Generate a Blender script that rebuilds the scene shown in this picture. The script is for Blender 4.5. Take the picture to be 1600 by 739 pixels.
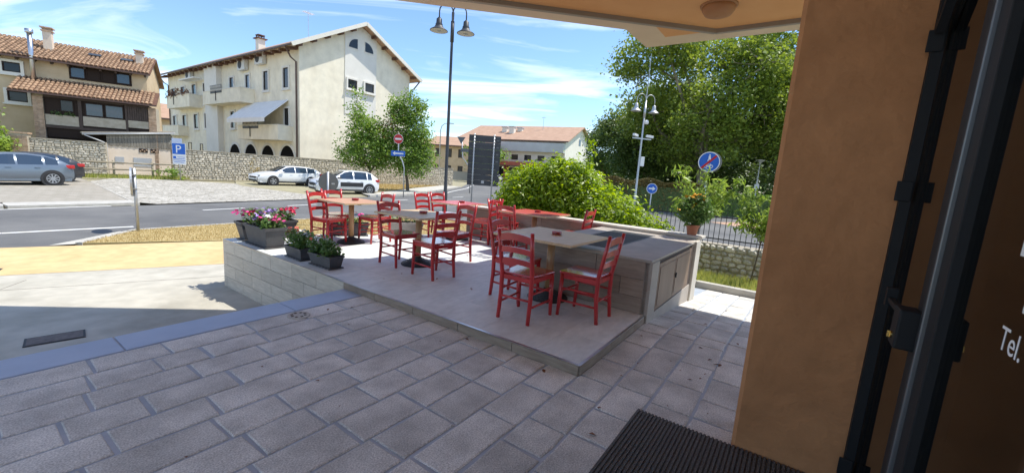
import bpy, math, random
import numpy as np
from mathutils import Vector, Matrix
for o in list(bpy.data.objects): bpy.data.objects.remove(o)
S = bpy.context.scene
COL = S.collection
R = math.radians
random.seed(7); rng = np.random.default_rng(11)

# ---------------------------------------------------------------- camera
cd = bpy.data.cameras.new("camera"); cam = bpy.data.objects.new("camera", cd); COL.objects.link(cam)
cd.sensor_width = 36; cd.lens = 14.4; cd.clip_start = .05; cd.clip_end = 3000
_p, _r = R(8.8), R(4.0)
_F = Vector((0, math.cos(_p), -math.sin(_p))); _U0 = Vector((0, math.sin(_p), math.cos(_p))); _X = Vector((1, 0, 0))
_Rt = _X*math.cos(_r) + _U0*math.sin(_r); _U = -_X*math.sin(_r) + _U0*math.cos(_r)
cam.matrix_world = Matrix(((_Rt.x, _U.x, -_F.x, 0), (_Rt.y, _U.y, -_F.y, 0), (_Rt.z, _U.z, -_F.z, 1.485), (0, 0, 0, 1)))
S.camera = cam
# ---------------------------------------------------------------- sky and sun
SUN_TO = Vector((.50, .17, 1.0)).normalized()
SUN_EL = math.asin(SUN_TO.z); SUN_AZ = math.atan2(SUN_TO.x, SUN_TO.y)
w = bpy.data.worlds.new("World"); S.world = w; w.use_nodes = True
nt = w.node_tree; N = nt.nodes; LK = nt.links
bg = N["Background"]
sky = N.new("ShaderNodeTexSky"); sky.sky_type = 'NISHITA'; sky.sun_disc = False
sky.sun_elevation = SUN_EL; sky.sun_rotation = SUN_AZ; sky.air_density = 1.0; sky.dust_density = .0; sky.ozone_density = 6.0
tc = N.new("ShaderNodeTexCoord"); sep = N.new("ShaderNodeSeparateXYZ"); LK.new(tc.outputs["Generated"], sep.inputs[0])
def wmath(op, a, b=None):
    m = N.new("ShaderNodeMath"); m.operation = op
    for i, v in enumerate((a, b)):
        if v is None: continue
        if isinstance(v, (int, float)): m.inputs[i].default_value = v
        else: LK.new(v, m.inputs[i])
    return m.outputs[0]
zz = wmath('MAXIMUM', sep.outputs[2], 0.0); den = wmath('ADD', zz, .16)
cx = wmath('DIVIDE', sep.outputs[0], den); cy = wmath('DIVIDE', sep.outputs[1], den)
cmb = N.new("ShaderNodeCombineXYZ"); LK.new(cx, cmb.inputs[0]); LK.new(cy, cmb.inputs[1])
mp = N.new("ShaderNodeMapping"); mp.inputs["Rotation"].default_value = (0, 0, R(-28)); mp.inputs["Scale"].default_value = (.42, 1.15, 1); mp.inputs["Location"].default_value = (2.3, .7, 0)
LK.new(cmb.outputs[0], mp.inputs[0])
nz = N.new("ShaderNodeTexNoise"); nz.inputs["Scale"].default_value = 1.5; nz.inputs["Detail"].default_value = 9; nz.inputs["Roughness"].default_value = .58; nz.inputs["Distortion"].default_value = .9
LK.new(mp.outputs[0], nz.inputs["Vector"])
cr = N.new("ShaderNodeValToRGB"); cr.color_ramp.elements[0].position = .49; cr.color_ramp.elements[1].position = .78
cr.color_ramp.elements[0].color = (0, 0, 0, 1); cr.color_ramp.elements[1].color = (.9, .9, .9, 1)
LK.new(nz.outputs[0], cr.inputs[0])
mx = N.new("ShaderNodeMixRGB"); LK.new(cr.outputs[0], mx.inputs[0]); LK.new(sky.outputs[0], mx.inputs[1])
mx.inputs[2].default_value = (7.6, 7.8, 8.1, 1)
LK.new(mx.outputs[0], bg.inputs[0]); bg.inputs[1].default_value = .105
sl = bpy.data.lights.new("sun", 'SUN'); sl.energy = 2.6; sl.angle = R(.5); sl.color = (1, .95, .86)
so = bpy.data.objects.new("sun", sl); COL.objects.link(so); so.rotation_euler = (-SUN_TO).to_track_quat('-Z', 'Y').to_euler(); so.location = (10, 4, 30)
S.view_settings.view_transform = 'Standard'; S.view_settings.look = 'None'; S.view_settings.gamma = 1; S.view_settings.exposure = 1.2
S.view_settings.use_curve_mapping = False
S.render.engine = 'CYCLES'
try:
    S.cycles.max_bounces = 8; S.cycles.diffuse_bounces = 5; S.cycles.transparent_max_bounces = 12
except Exception: pass

# ---------------------------------------------------------------- materials
def nodes(name):
    m = bpy.data.materials.new(name); m.use_nodes = True
    return m, m.node_tree, m.node_tree.nodes["Principled BSDF"]
def rgba(c): return (c[0], c[1], c[2], 1)
def mat(name, c1, c2=None, scale=6, rough=.7, bump=0, bscale=None, metal=0, rnd=0, island=0, spec=None, coat=0, stretch=None, fine=None, lo=.35, hi=.65, bdist=.01, coords="Object"):
    m, t, b = nodes(name); n = t.nodes; l = t.links
    b.inputs["Roughness"].default_value = rough; b.inputs["Metallic"].default_value = metal
    if spec is not None: b.inputs["Specular IOR Level"].default_value = spec
    if coat: b.inputs["Coat Weight"].default_value = coat; b.inputs["Coat Roughness"].default_value = .1
    tcn = n.new("ShaderNodeTexCoord"); src = tcn.outputs[coords]
    if stretch:
        mpn = n.new("ShaderNodeMapping"); mpn.inputs["Scale"].default_value = stretch; l.new(src, mpn.inputs[0]); src = mpn.outputs[0]
    if rnd or island:      # shift the pattern from piece to piece
        oi = n.new("ShaderNodeObjectInfo"); ad = n.new("ShaderNodeVectorMath"); ad.operation = 'ADD'; l.new(src, ad.inputs[0])
        mu = n.new("ShaderNodeVectorMath"); mu.operation = 'SCALE'; cb = n.new("ShaderNodeCombineXYZ"); l.new(oi.outputs["Random"], cb.inputs[0]); l.new(oi.outputs["Random"], cb.inputs[1])
        l.new(cb.outputs[0], mu.inputs[0]); mu.inputs["Scale"].default_value = 37; l.new(mu.outputs[0], ad.inputs[1]); src = ad.outputs[0]
    col = None
    if c2 is not None:
        tn = n.new("ShaderNodeTexNoise"); tn.inputs["Scale"].default_value = scale; tn.inputs["Detail"].default_value = 7; tn.inputs["Roughness"].default_value = .6; l.new(src, tn.inputs["Vector"])
        r = n.new("ShaderNodeValToRGB"); r.color_ramp.elements[0].position = lo; r.color_ramp.elements[1].position = hi
        r.color_ramp.elements[0].color = rgba(c1); r.color_ramp.elements[1].color = rgba(c2); l.new(tn.outputs[0], r.inputs[0]); col = r.outputs[0]
    if fine:               # fine speckle: (scale, amount)
        f = n.new("ShaderNodeTexNoise"); f.inputs["Scale"].default_value = fine[0]; f.inputs["Detail"].default_value = 3; l.new(src, f.inputs["Vector"])
        mr = n.new("ShaderNodeMapRange"); mr.inputs[1].default_value = .3; mr.inputs[2].default_value = .7; mr.inputs[3].default_value = 1-fine[1]; mr.inputs[4].default_value = 1+fine[1]; l.new(f.outputs[0], mr.inputs[0])
        v = n.new("ShaderNodeVectorMath"); v.operation = 'SCALE'
        if col: l.new(col, v.inputs[0])
        else: v.inputs[0].default_value = c1[:3]
        l.new(mr.outputs[0], v.inputs["Scale"]); col = v.outputs[0]
    if rnd or island:
        if island: g = n.new("ShaderNodeNewGeometry"); ro = g.outputs["Random Per Island"]
        else: ro = n.new("ShaderNodeObjectInfo").outputs["Random"]
        k = island or rnd
        mr = n.new("ShaderNodeMapRange"); mr.inputs[3].default_value = 1-k; mr.inputs[4].default_value = 1+k; l.new(ro, mr.inputs[0])
        v = n.new("ShaderNodeVectorMath"); v.operation = 'SCALE'
        if col: l.new(col, v.inputs[0])
        else: v.inputs[0].default_value = c1[:3]
        l.new(mr.outputs[0], v.inputs["Scale"]); col = v.outputs[0]
    if col: l.new(col, b.inputs["Base Color"])
    else: b.inputs["Base Color"].default_value = rgba(c1)
    if bump:
        bn = n.new("ShaderNodeTexNoise"); bn.inputs["Scale"].default_value = bscale or scale*4; bn.inputs["Detail"].default_value = 6; l.new(src, bn.inputs["Vector"])
        bu = n.new("ShaderNodeBump"); bu.inputs["Strength"].default_value = bump; bu.inputs["Distance"].default_value = bdist; l.new(bn.outputs[0], bu.inputs["Height"]); l.new(bu.outputs[0], b.inputs["Normal"])
    return m
def leafmat(name, c1, c2, c3=None, trans=.35, rough=.5):
    m, t, b = nodes(name); n = t.nodes; l = t.links
    g = n.new("ShaderNodeNewGeometry"); r = n.new("ShaderNodeValToRGB"); e = r.color_ramp.elements
    e[0].color = rgba(c1); e[1].color = rgba(c2)
    if c3: k = e.new(.93); k.color = rgba(c2); e[1].position = 1; e[-1].color = rgba(c3)
    l.new(g.outputs["Random Per Island"], r.inputs[0]); l.new(r.outputs[0], b.inputs["Base Color"]); b.inputs["Roughness"].default_value = rough
    tr = n.new("ShaderNodeBsdfTranslucent"); hs = n.new("ShaderNodeHueSaturation"); hs.inputs["Value"].default_value = 1.5; hs.inputs["Saturation"].default_value = 1.1; hs.inputs["Hue"].default_value = .485
    l.new(r.outputs[0], hs.inputs["Color"]); l.new(hs.outputs[0], tr.inputs[0])
    ms = n.new("ShaderNodeMixShader"); ms.inputs[0].default_value = trans; l.new(b.outputs[0], ms.inputs[1]); l.new(tr.outputs[0], ms.inputs[2])
    l.new(ms.outputs[0], n["Material Output"].inputs[0])
    return m
def glassmat(name, tint=(.02, .025, .03), rough=.03):
    m, t, b = nodes(name); b.inputs["Base Color"].default_value = rgba(tint); b.inputs["Roughness"].default_value = rough; b.inputs["Specular IOR Level"].default_value = .4
    return m
def cellmat(name, c1, c2, joint, scale, rough=.85, bump=.6, width=.06, bdist=.03):     # irregular stones too far off to pick apart
    m, t, b = nodes(name); n = t.nodes; l = t.links
    tcn = n.new("ShaderNodeTexCoord")
    v = n.new("ShaderNodeTexVoronoi"); v.inputs["Scale"].default_value = scale; l.new(tcn.outputs["Object"], v.inputs["Vector"])
    d = n.new("ShaderNodeTexVoronoi"); d.feature = 'DISTANCE_TO_EDGE'; d.inputs["Scale"].default_value = scale; l.new(tcn.outputs["Object"], d.inputs["Vector"])
    sx = n.new("ShaderNodeSeparateXYZ"); l.new(v.outputs["Color"], sx.inputs[0])
    r = n.new("ShaderNodeMixRGB"); r.inputs[1].default_value = rgba(c1); r.inputs[2].default_value = rgba(c2); l.new(sx.outputs[0], r.inputs[0])
    mr = n.new("ShaderNodeMapRange"); mr.inputs[1].default_value = width*.3; mr.inputs[2].default_value = width; l.new(d.outputs[0], mr.inputs[0])
    j = n.new("ShaderNodeMixRGB"); j.inputs[1].default_value = rgba(joint); l.new(r.outputs[0], j.inputs[2]); l.new(mr.outputs[0], j.inputs[0]); l.new(j.outputs[0], b.inputs["Base Color"])
    bu = n.new("ShaderNodeBump"); bu.inputs["Strength"].default_value = bump; bu.inputs["Distance"].default_value = bdist
    m2 = n.new("ShaderNodeMapRange"); m2.inputs[2].default_value = .25; l.new(d.outputs[0], m2.inputs[0]); l.new(m2.outputs[0], bu.inputs["Height"]); l.new(bu.outputs[0], b.inputs["Normal"])
    b.inputs["Roughness"].default_value = rough
    return m
def brickmat(name, c1, c2, joint, w, h, mort=.012, rough=.85, off=.5, rot=0):
    m, t, b = nodes(name); n = t.nodes; l = t.links
    tcn = n.new("ShaderNodeTexCoord"); mpn = n.new("ShaderNodeMapping"); mpn.inputs["Rotation"].default_value = (0, 0, rot); l.new(tcn.outputs["Object"], mpn.inputs[0])
    br = n.new("ShaderNodeTexBrick"); br.inputs["Scale"].default_value = 1; br.inputs["Brick Width"].default_value = w; br.inputs["Row Height"].default_value = h; br.inputs["Mortar Size"].default_value = mort; br.offset = off
    br.inputs["Color1"].default_value = rgba(c1); br.inputs["Color2"].default_value = rgba(c2); br.inputs["Mortar"].default_value = rgba(joint); l.new(mpn.outputs[0], br.inputs["Vector"])
    l.new(br.outputs[0], b.inputs["Base Color"]); b.inputs["Roughness"].default_value = rough
    return m
MT = {}
def mk(k, *a, **kw): MT[k] = mat(k, *a, **kw)
mk('paver', (0.47, 0.46, 0.43), (0.71, 0.695, 0.65), scale=3.5, rough=.82, bump=.7, bscale=110, rnd=.13, fine=(120, .32), bdist=.005)
mk('mortar', (0.33, 0.375, 0.44), (0.43, 0.475, 0.54), scale=5, rough=.55, bump=.1)
mk('border', (0.34, 0.41, 0.54), (0.4, 0.47, 0.6), scale=2.5, rough=.42, bump=.08, bscale=60, rnd=.04)  # blue of the reflected sky is put into the slab colour
mk('concrete', (0.34, 0.32, 0.26), (0.47, 0.445, 0.375), scale=.8, rough=.85, bump=.2, bscale=40, fine=(4, .10), lo=.3, hi=.55)
mk('yellow', (0.55, 0.385, 0.175), (0.62, 0.45, 0.225), scale=.9, rough=.8, bump=.2, bscale=60, fine=(5, .11), lo=.3, hi=.6)
mk('asphalt', (.10, .10, .10), (.165, .162, .155), scale=.35, rough=.9, bump=.2, bscale=120, fine=(60, .15))
mk('kerbstone', (.40, .38, .34), (.50, .48, .43), scale=3, rough=.85, bump=.2)
mk('pathway', (.42, .40, .35), (.50, .48, .42), scale=1.2, rough=.85, fine=(20, .06))
mk('line', (.62, .61, .58), (.75, .74, .70), scale=6, rough=.7)
mk('earth', (.26, .23, .15), (.36, .33, .2), scale=.8, rough=.95, bump=.3)
mk('dryground', (.36, .27, .11), (.46, .36, .17), scale=3, rough=.95, bump=.4)
mk('lawn', (.12, .17, .04), (.22, .25, .07), scale=.6, rough=.95, bump=.3)
mk('terrtile', (0.6, 0.635, 0.62), (0.73, 0.76, 0.745), scale=2.6, rough=.5, rnd=.045, bump=.04, fine=(11, .06), stretch=(1, 2.2, 1))
mk('grout', (.22, .205, .18), rough=.9)
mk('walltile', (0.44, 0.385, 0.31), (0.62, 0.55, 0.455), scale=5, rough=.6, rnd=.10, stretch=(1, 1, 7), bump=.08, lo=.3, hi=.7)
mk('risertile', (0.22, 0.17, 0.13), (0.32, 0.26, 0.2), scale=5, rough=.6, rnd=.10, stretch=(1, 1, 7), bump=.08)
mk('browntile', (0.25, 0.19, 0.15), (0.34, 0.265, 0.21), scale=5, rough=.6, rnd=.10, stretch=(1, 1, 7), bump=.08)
mk('counterstone', (0.34, 0.3, 0.26), (0.44, 0.39, 0.34), scale=3, rough=.6, bump=.08, rnd=.05)
mk('capstone', (0.52, 0.48, 0.42), (0.62, 0.58, 0.51), scale=3, rough=.65, bump=.08)
mk('board', (.21, .14, .095), (.29, .20, .14), scale=3, rough=.6, stretch=(1, 1, .3), bump=.05)
mk('steel', (.55, .56, .57), rough=.28, metal=1)
mk('galv', (.42, .43, .44), (.52, .53, .54), scale=12, rough=.45, metal=.7)
mk('alu', (.44, .45, .46), rough=.5, metal=.3)
mk('edgemetal', (.16, .17, .18), rough=.4, metal=.6)
mk('arch_shade', (.012, .011, .01), rough=.9, spec=.05)
mk('redpaint', (0.42, 0.02, 0.024), (0.52, 0.032, 0.034), scale=9, rough=.30, coat=.3, rnd=.08)
mk('seatpaint', (.40, .03, .03), (.48, .045, .04), scale=9, rough=.22, coat=1.0, rnd=.08)
mk('grillebar', (.10, .105, .11), (.14, .145, .15), scale=30, rough=.6)
mk('tablewood', (0.56, 0.39, 0.22), (0.66, 0.48, 0.29), scale=4, rough=.45, stretch=(1, 9, 1), coat=.1)
mk('redtop', (.52, .07, .055), (.58, .09, .07), scale=4, rough=.35, coat=.2)
mk('rosewood', (0.48, 0.25, 0.15), (0.6, 0.34, 0.21), scale=4, rough=.45, stretch=(1, 9, 1), coat=.1)
mk('legwood', (.40, .22, .10), (.50, .30, .15), scale=4, rough=.4, stretch=(3, 3, .4))
mk('castiron', (.018, .018, .02), rough=.45)
mk('ashtray', (.22, .012, .012), rough=.12, coat=.5)
mk('planter', (.055, .055, .06), (.075, .075, .08), scale=12, rough=.6, rnd=.1)
mk('greyplanter', (.30, .29, .27), (.36, .35, .33), scale=8, rough=.7)
mk('soil', (.05, .035, .025), (.09, .065, .045), scale=20, rough=.95, bump=.6)
mk('terracotta', (.36, .13, .07), (.44, .18, .10), scale=8, rough=.8)
mk('stucco', (0.4, 0.18, 0.074), (0.5, 0.24, 0.105), scale=1.3, rough=.9, bump=.55, bscale=13, fine=(6, .09), bdist=.02, lo=.3, hi=.72)
mk('soffit', (.60, .31, .13), (.64, .345, .155), scale=1.2, rough=.85, bump=.05)
mk('fascia', (.58, .47, .36), (.63, .52, .40), scale=1.5, rough=.8)
mk('lampdome', (.34, .16, .07), rough=.6)
mk('profile', (.27, .235, .20), rough=.5, metal=.2)
mk('darkmetal', (.014, .015, .017), rough=.6, spec=.25)
mk('slatemetal', (0.03, 0.036, 0.04), (0.04, 0.046, 0.05), scale=200, rough=.7, spec=.25)
mk('brass', (.70, .48, .16), rough=.25, metal=1)
mk('mat', (0.075, 0.072, 0.07), (0.15, 0.145, 0.14), scale=70, rough=.95, bump=.5, bscale=300)
mk('letter', (0.85, 0.85, 0.85), (0.9, 0.9, 0.9), rough=.6)
mk('interior', (0.48, 0.36, 0.25), (0.56, 0.43, 0.3), scale=1, rough=.8)
mk('cream', (0.73, 0.655, 0.5), (0.85, 0.78, 0.62), scale=.55, rough=.9, bump=.1, fine=(1.6, .08), lo=.25, hi=.6, stretch=(1, 1, .8))
mk('creamwhite', (.70, .67, .60), (.77, .74, .67), scale=.8, rough=.9)
mk('plaster_pale', (0.7, 0.66, 0.57), (0.78, 0.74, 0.65), scale=.6, rough=.9)
mk('pinkplaster', (.66, .55, .43), (.74, .63, .51), scale=1, rough=.9)
mk('tanplaster', (.52, .40, .25), (.62, .49, .32), scale=1, rough=.9)
mk('greyplaster', (.40, .385, .35), (.48, .46, .42), scale=.6, rough=.9)
mk('bandplaster', (.50, .50, .49), (.56, .56, .55), scale=.6, rough=.9)
mk('beam', (.09, .04, .022), (.15, .07, .04), scale=3, rough=.7)
mk('darkwood', (.045, .03, .022), (.075, .05, .038), scale=3, rough=.7, rnd=.15)
mk('greywood', (.17, .15, .12), (.26, .235, .19), scale=4, rough=.85, rnd=.18, stretch=(6, 6, .6))
mk('fencewood', (.24, .20, .14), (.33, .29, .21), scale=4, rough=.85)
mk('shutter', (.03, .019, .014), rough=.7, spec=.2)
mk('rooftile', (0.24, 0.145, 0.085), (0.36, 0.235, 0.145), scale=2.2, rough=.9, island=.22)
mk('roofplain', (0.38, 0.235, 0.155), (0.46, 0.295, 0.2), scale=.9, rough=.9, stretch=(1, 1, 1))
mk('brick', (0.36, 0.235, 0.15), (0.5, 0.36, 0.25), scale=5, rough=.9, island=.2)
mk('stone', (0.46, 0.41, 0.32), (0.66, 0.6, 0.49), scale=4, rough=.9, island=.18, bump=.3)
mk('stonepart', (0.5, 0.45, 0.36), (0.7, 0.64, 0.53), scale=6, rough=.9, rnd=.26, bump=.4)
mk('stonemortar', (0.36, 0.315, 0.235), (0.46, 0.41, 0.32), scale=3, rough=.95, bump=.4)
mk('white', (.78, .78, .76), rough=.5)
mk('signblue', (.012, .115, .50), rough=.4)
mk('signred', (.50, .012, .018), rough=.4)
mk('signback', (.13, .14, .145), rough=.5)
mk('boardback', (.040, .043, .050), (.055, .058, .066), scale=4, rough=.5, rnd=.12)
mk('lamppaint', (.035, .037, .042), rough=.5)
mk('lampinner', (.62, .60, .52), rough=.5)
mk('bark', (.10, .075, .05), (.17, .13, .09), scale=8, rough=.95, bump=.6)
mk('planebark', (.20, .17, .12), (.36, .32, .24), scale=3, rough=.9, bump=.3)
mk('iron', (.03, .032, .034), rough=.6)
mk('canvas', (0.74, 0.74, 0.72), (0.8, 0.8, 0.78), scale=2, rough=.9)
mk('plastic', (.62, .61, .57), rough=.5)
mk('pipe', (.10, .055, .04), rough=.5)
mk('rubber', (.018, .018, .019), rough=.8)
mk('rim', (.36, .37, .38), rough=.4, metal=.5)
mk('carwhite', (.74, .75, .76), rough=.3, coat=.8)
mk('carblue', (.16, .195, .235), rough=.32, metal=.45, coat=.8)
mk('carnavy', (.03, .06, .16), rough=.3, coat=.8)
mk('cardark', (.03, .03, .033), rough=.35, coat=.5)
mk('trim', (.025, .025, .027), rough=.6)
mk('taillight', (.45, .02, .02), rough=.15, coat=.5)
mk('headlight', (.30, .32, .34), rough=.1, coat=.7)
mk('grate', (0.1, 0.085, 0.075), (0.17, 0.14, 0.125), scale=20, rough=.7)
mk('petal_pink', (.62, .03, .24), rough=.6, rnd=.2)
mk('petal_red', (.55, .012, .07), rough=.6, rnd=.2)
mk('petal_lilac', (.38, .26, .60), rough=.6, rnd=.2)
mk('petal_white', (.72, .70, .70), rough=.6, rnd=.1)
mk('petal_coral', (.65, .16, .10), rough=.6, rnd=.2)
mk('petal_yellow', (.75, .40, .02), rough=.6, rnd=.2)
mk('laundry', (.45, .52, .68), rough=.9)
MT['glass'] = glassmat('glass')
MT['glassblue'] = glassmat('glassblue', (.03, .05, .08)); MT['glassblue'].node_tree.nodes['Principled BSDF'].inputs['Specular IOR Level'].default_value = .8
MT['cobble'] = cellmat('cobble', (.30, .28, .24), (.52, .49, .43), (.20, .18, .13), 4.5)
MT['bay'] = brickmat('bay', (.30, .27, .22), (.37, .335, .28), (.20, .19, .14), .5, .25)
MT['leaf_plane'] = leafmat('leaf_plane', (0.11, 0.175, 0.028), (0.26, 0.34, 0.06), (0.42, 0.45, 0.13), .38)
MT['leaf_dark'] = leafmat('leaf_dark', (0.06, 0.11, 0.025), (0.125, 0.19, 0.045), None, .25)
MT['leaf_street'] = leafmat('leaf_street', (0.11, 0.21, 0.035), (0.26, 0.38, 0.07), (0.36, 0.44, 0.11), .35)
MT['leaf_laurel'] = leafmat('leaf_laurel', (0.13, 0.235, 0.022), (0.36, 0.48, 0.04), (0.55, 0.60, 0.09), .45, .42)
MT['leaf_peach'] = leafmat('leaf_peach', (0.15, 0.25, 0.04), (0.32, 0.43, 0.09), None, .4, .45)
MT['leaf_flower'] = leafmat('leaf_flower', (.07, .15, .035), (.16, .26, .075), (.28, .36, .15), .3)
MT['leaf_hedge'] = leafmat('leaf_hedge', (.24, .18, .05), (.36, .28, .10), (.38, .20, .08), .3)
MT['leaf_rust'] = leafmat('leaf_rust', (.14, .06, .025), (.22, .11, .05), None, .3)
MT['blade_dry'] = leafmat('blade_dry', (.38, .28, .11), (.52, .42, .19), (.25, .27, .08), .3, .8)
MT['blade_green'] = leafmat('blade_green', (.22, .28, .06), (.46, .46, .14), (.62, .54, .26), .45, .8)

# ---------------------------------------------------------------- builders
def tag(o, label=None, cat=None, group=None, kind=None):
    if label: o["label"] = label
    if cat: o["category"] = cat
    if group: o["group"] = group
    if kind: o["kind"] = kind
    return o
def thing(name, label, cat, loc=(0, 0, 0), rz=0, group=None):
    o = bpy.data.objects.new(name, None); COL.objects.link(o); o.location = loc; o.rotation_euler = (0, 0, rz); o.empty_display_size = .2
    return tag(o, label, cat, group)
def link(name, me, parent=None, loc=None, rot=None, scale=None):
    o = bpy.data.objects.new(name, me); COL.objects.link(o)
    if parent: o.parent = parent
    if loc is not None: o.location = loc
    if rot is not None: o.rotation_euler = rot
    if scale is not None: o.scale = scale
    return o
def copy_tree(o, parent=None):
    n = o.copy(); COL.objects.link(n); n.parent = parent
    for ch in list(o.children): copy_tree(ch, n)
    return n
class MB:
    def __init__(s): s.v = []; s.f = []
    def add(s, vs, fs):
        k = len(s.v); s.v += [tuple(p) for p in vs]; s.f += [tuple(i+k for i in f) for f in fs]; return s
    def box(s, x0, x1, y0, y1, z0, z1, M=None):
        vs = [Vector(p) for p in ((x0, y0, z0), (x1, y0, z0), (x1, y1, z0), (x0, y1, z0), (x0, y0, z1), (x1, y0, z1), (x1, y1, z1), (x0, y1, z1))]
        if M is not None: vs = [M @ p for p in vs]
        return s.add(vs, [(0, 3, 2, 1), (4, 5, 6, 7), (0, 1, 5, 4), (1, 2, 6, 5), (2, 3, 7, 6), (3, 0, 4, 7)])
    def bar(s, a, b, wx, wz, up=(0, 0, 1)):      # rectangular bar from a to b
        a = Vector(a); b = Vector(b); d = (b-a); L = d.length; d.normalize(); u = Vector(up); sd = d.cross(u)
        if sd.length < 1e-4: sd = d.cross(Vector((1, 0, 0)))
        sd.normalize(); u = sd.cross(d)
        vs = []
        for p in (a, b):
            for i, j in ((-1, -1), (1, -1), (1, 1), (-1, 1)): vs.append(p + sd*(i*wx/2) + u*(j*wz/2))
        return s.add(vs, [(0, 1, 2, 3), (7, 6, 5, 4), (0, 4, 5, 1), (1, 5, 6, 2), (2, 6, 7, 3), (3, 7, 4, 0)])
    def tube(s, pts, rad, n=8, cap=True):
        pts = [Vector(p) for p in pts]; m = len(pts)
        if not isinstance(rad, (list, tuple)): rad = [rad]*m
        vs = []; fs = []; ref = None
        for i, p in enumerate(pts):
            d = (pts[min(i+1, m-1)] - pts[max(i-1, 0)])
            d = d.normalized() if d.length > 1e-9 else Vector((0, 0, 1))
            if ref is None: ref = Vector((1, 0, 0)) if abs(d.x) < .9 else Vector((0, 1, 0))
            u = (ref - d*ref.dot(d)); u = u.normalized() if u.length > 1e-6 else d.orthogonal().normalized(); ref = u; q = d.cross(u)
            for k in range(n):
                t = 2*math.pi*k/n; vs.append(p + (u*math.cos(t) + q*math.sin(t))*rad[i])
        for i in range(m-1):
            for k in range(n):
                a = i*n+k; b = i*n+(k+1) % n; fs.append((a, b, b+n, a+n))
        if cap: fs.append(tuple(range(n-1, -1, -1))); fs.append(tuple(range((m-1)*n, m*n)))
        return s.add(vs, fs)
    def ring(s, r0, r1, z0, z1, n=24, M=None):
        k = len(s.f); s.lathe([(r0, z0), (r1, z0), (r1, z1), (r0, z1), (r0, z0)], n, M); del s.f[-2:]; return s
    def lathe(s, prof, n=24, M=None):
        vs = []; fs = []; m = len(prof)
        for r_, z in prof:
            for k in range(n):
                t = 2*math.pi*k/n; p = Vector((r_*math.cos(t), r_*math.sin(t), z)); vs.append(M @ p if M is not None else p)
        for i in range(m-1):
            for k in range(n):
                a = i*n+k; b = i*n+(k+1) % n; fs.append((a, b, b+n, a+n))
        fs.append(tuple(range(n-1, -1, -1))); fs.append(tuple(range((m-1)*n, m*n)))
        return s.add(vs, fs)
    def prism(s, poly, z0, z1, M=None):           # polygon in xy (ccw), extruded in z
        n = len(poly); vs = [Vector((p[0], p[1], z0)) for p in poly] + [Vector((p[0], p[1], z1)) for p in poly]
        if M is not None: vs = [M @ p for p in vs]
        return s.add(vs, [tuple(range(n-1, -1, -1)), tuple(range(n, 2*n))] + [(i, (i+1) % n, n+(i+1) % n, n+i) for i in range(n)])
    def sheet(s, poly, z=0):
        return s.add([(p[0], p[1], z if len(p) < 3 else p[2]) for p in poly], [tuple(range(len(poly)))])
    def mesh(s, name, m, smooth=False):
        me = bpy.data.meshes.new(name); me.from_pydata(s.v, [], s.f); me.update()
        if m is not None: me.materials.append(MT[m] if isinstance(m, str) else m)
        if smooth: me.polygons.foreach_set("use_smooth", [True]*len(me.polygons))
        return me
    def build(s, name, m, parent=None, smooth=False, bev=0, loc=None, rot=None, kind=None, label=None):
        o = link(name, s.mesh(name, m, smooth), parent, loc, rot)
        if bev:
            b = o.modifiers.new("bevel", 'BEVEL'); b.width = bev; b.segments = 2; b.limit_method = 'ANGLE'
        if kind: o["kind"] = kind
        if label: o["label"] = label
        return o
def struct(name, poly, z, m, parent=None):
    o = MB().sheet(poly, z).build(name, m, parent)
    if parent is None: o["kind"] = "structure"
    return o
def leaves(name, cen, size, m, parent, up=.5, out=None, aspect=.6, droop=0, jit=.35, smooth=False):
    """one mesh of many separate leaf faces round the given centres"""
    cen = np.asarray(cen, float); n = len(cen)
    nor = rng.normal(size=(n, 3)); nor[:, 2] = np.abs(nor[:, 2])*(1) + up
    if out is not None: nor += out
    nor /= np.linalg.norm(nor, axis=1)[:, None]
    t = rng.normal(size=(n, 3)); t[:, 2] -= droop; t -= nor*(t*nor).sum(1)[:, None]; t /= np.linalg.norm(t, axis=1)[:, None]
    b = np.cross(nor, t)
    sz = size*(1 + jit*rng.uniform(-1, 1, n))[:, None]
    L = t*sz; Wd = b*sz*aspect*.5
    fold = nor*sz*.10
    V = np.empty((n, 4, 3)); V[:, 0] = cen - L*.5; V[:, 1] = cen + Wd + fold - L*.06; V[:, 2] = cen + L*.5 - fold*.6; V[:, 3] = cen - Wd + fold - L*.06
    me = bpy.data.meshes.new(name); me.vertices.add(4*n); me.vertices.foreach_set("co", V.ravel())
    me.loops.add(4*n); me.loops.foreach_set("vertex_index", np.arange(4*n, dtype=np.int32))
    me.polygons.add(n); me.polygons.foreach_set("loop_start", np.arange(0, 4*n, 4, dtype=np.int32)); me.polygons.foreach_set("loop_total", np.full(n, 4, dtype=np.int32))
    me.update(); me.validate(); me.materials.append(MT[m])
    o = link(name, me, parent); o["kind"] = "stuff"
    return o
def clump(cs, r, per):          # leaf centres scattered round clump centres
    cs = np.asarray(cs, float); p = np.repeat(cs, per, axis=0)
    q = rng.normal(size=p.shape)*.5; q *= np.asarray(r if np.ndim(r) else [r]*3)
    return p + q
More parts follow.
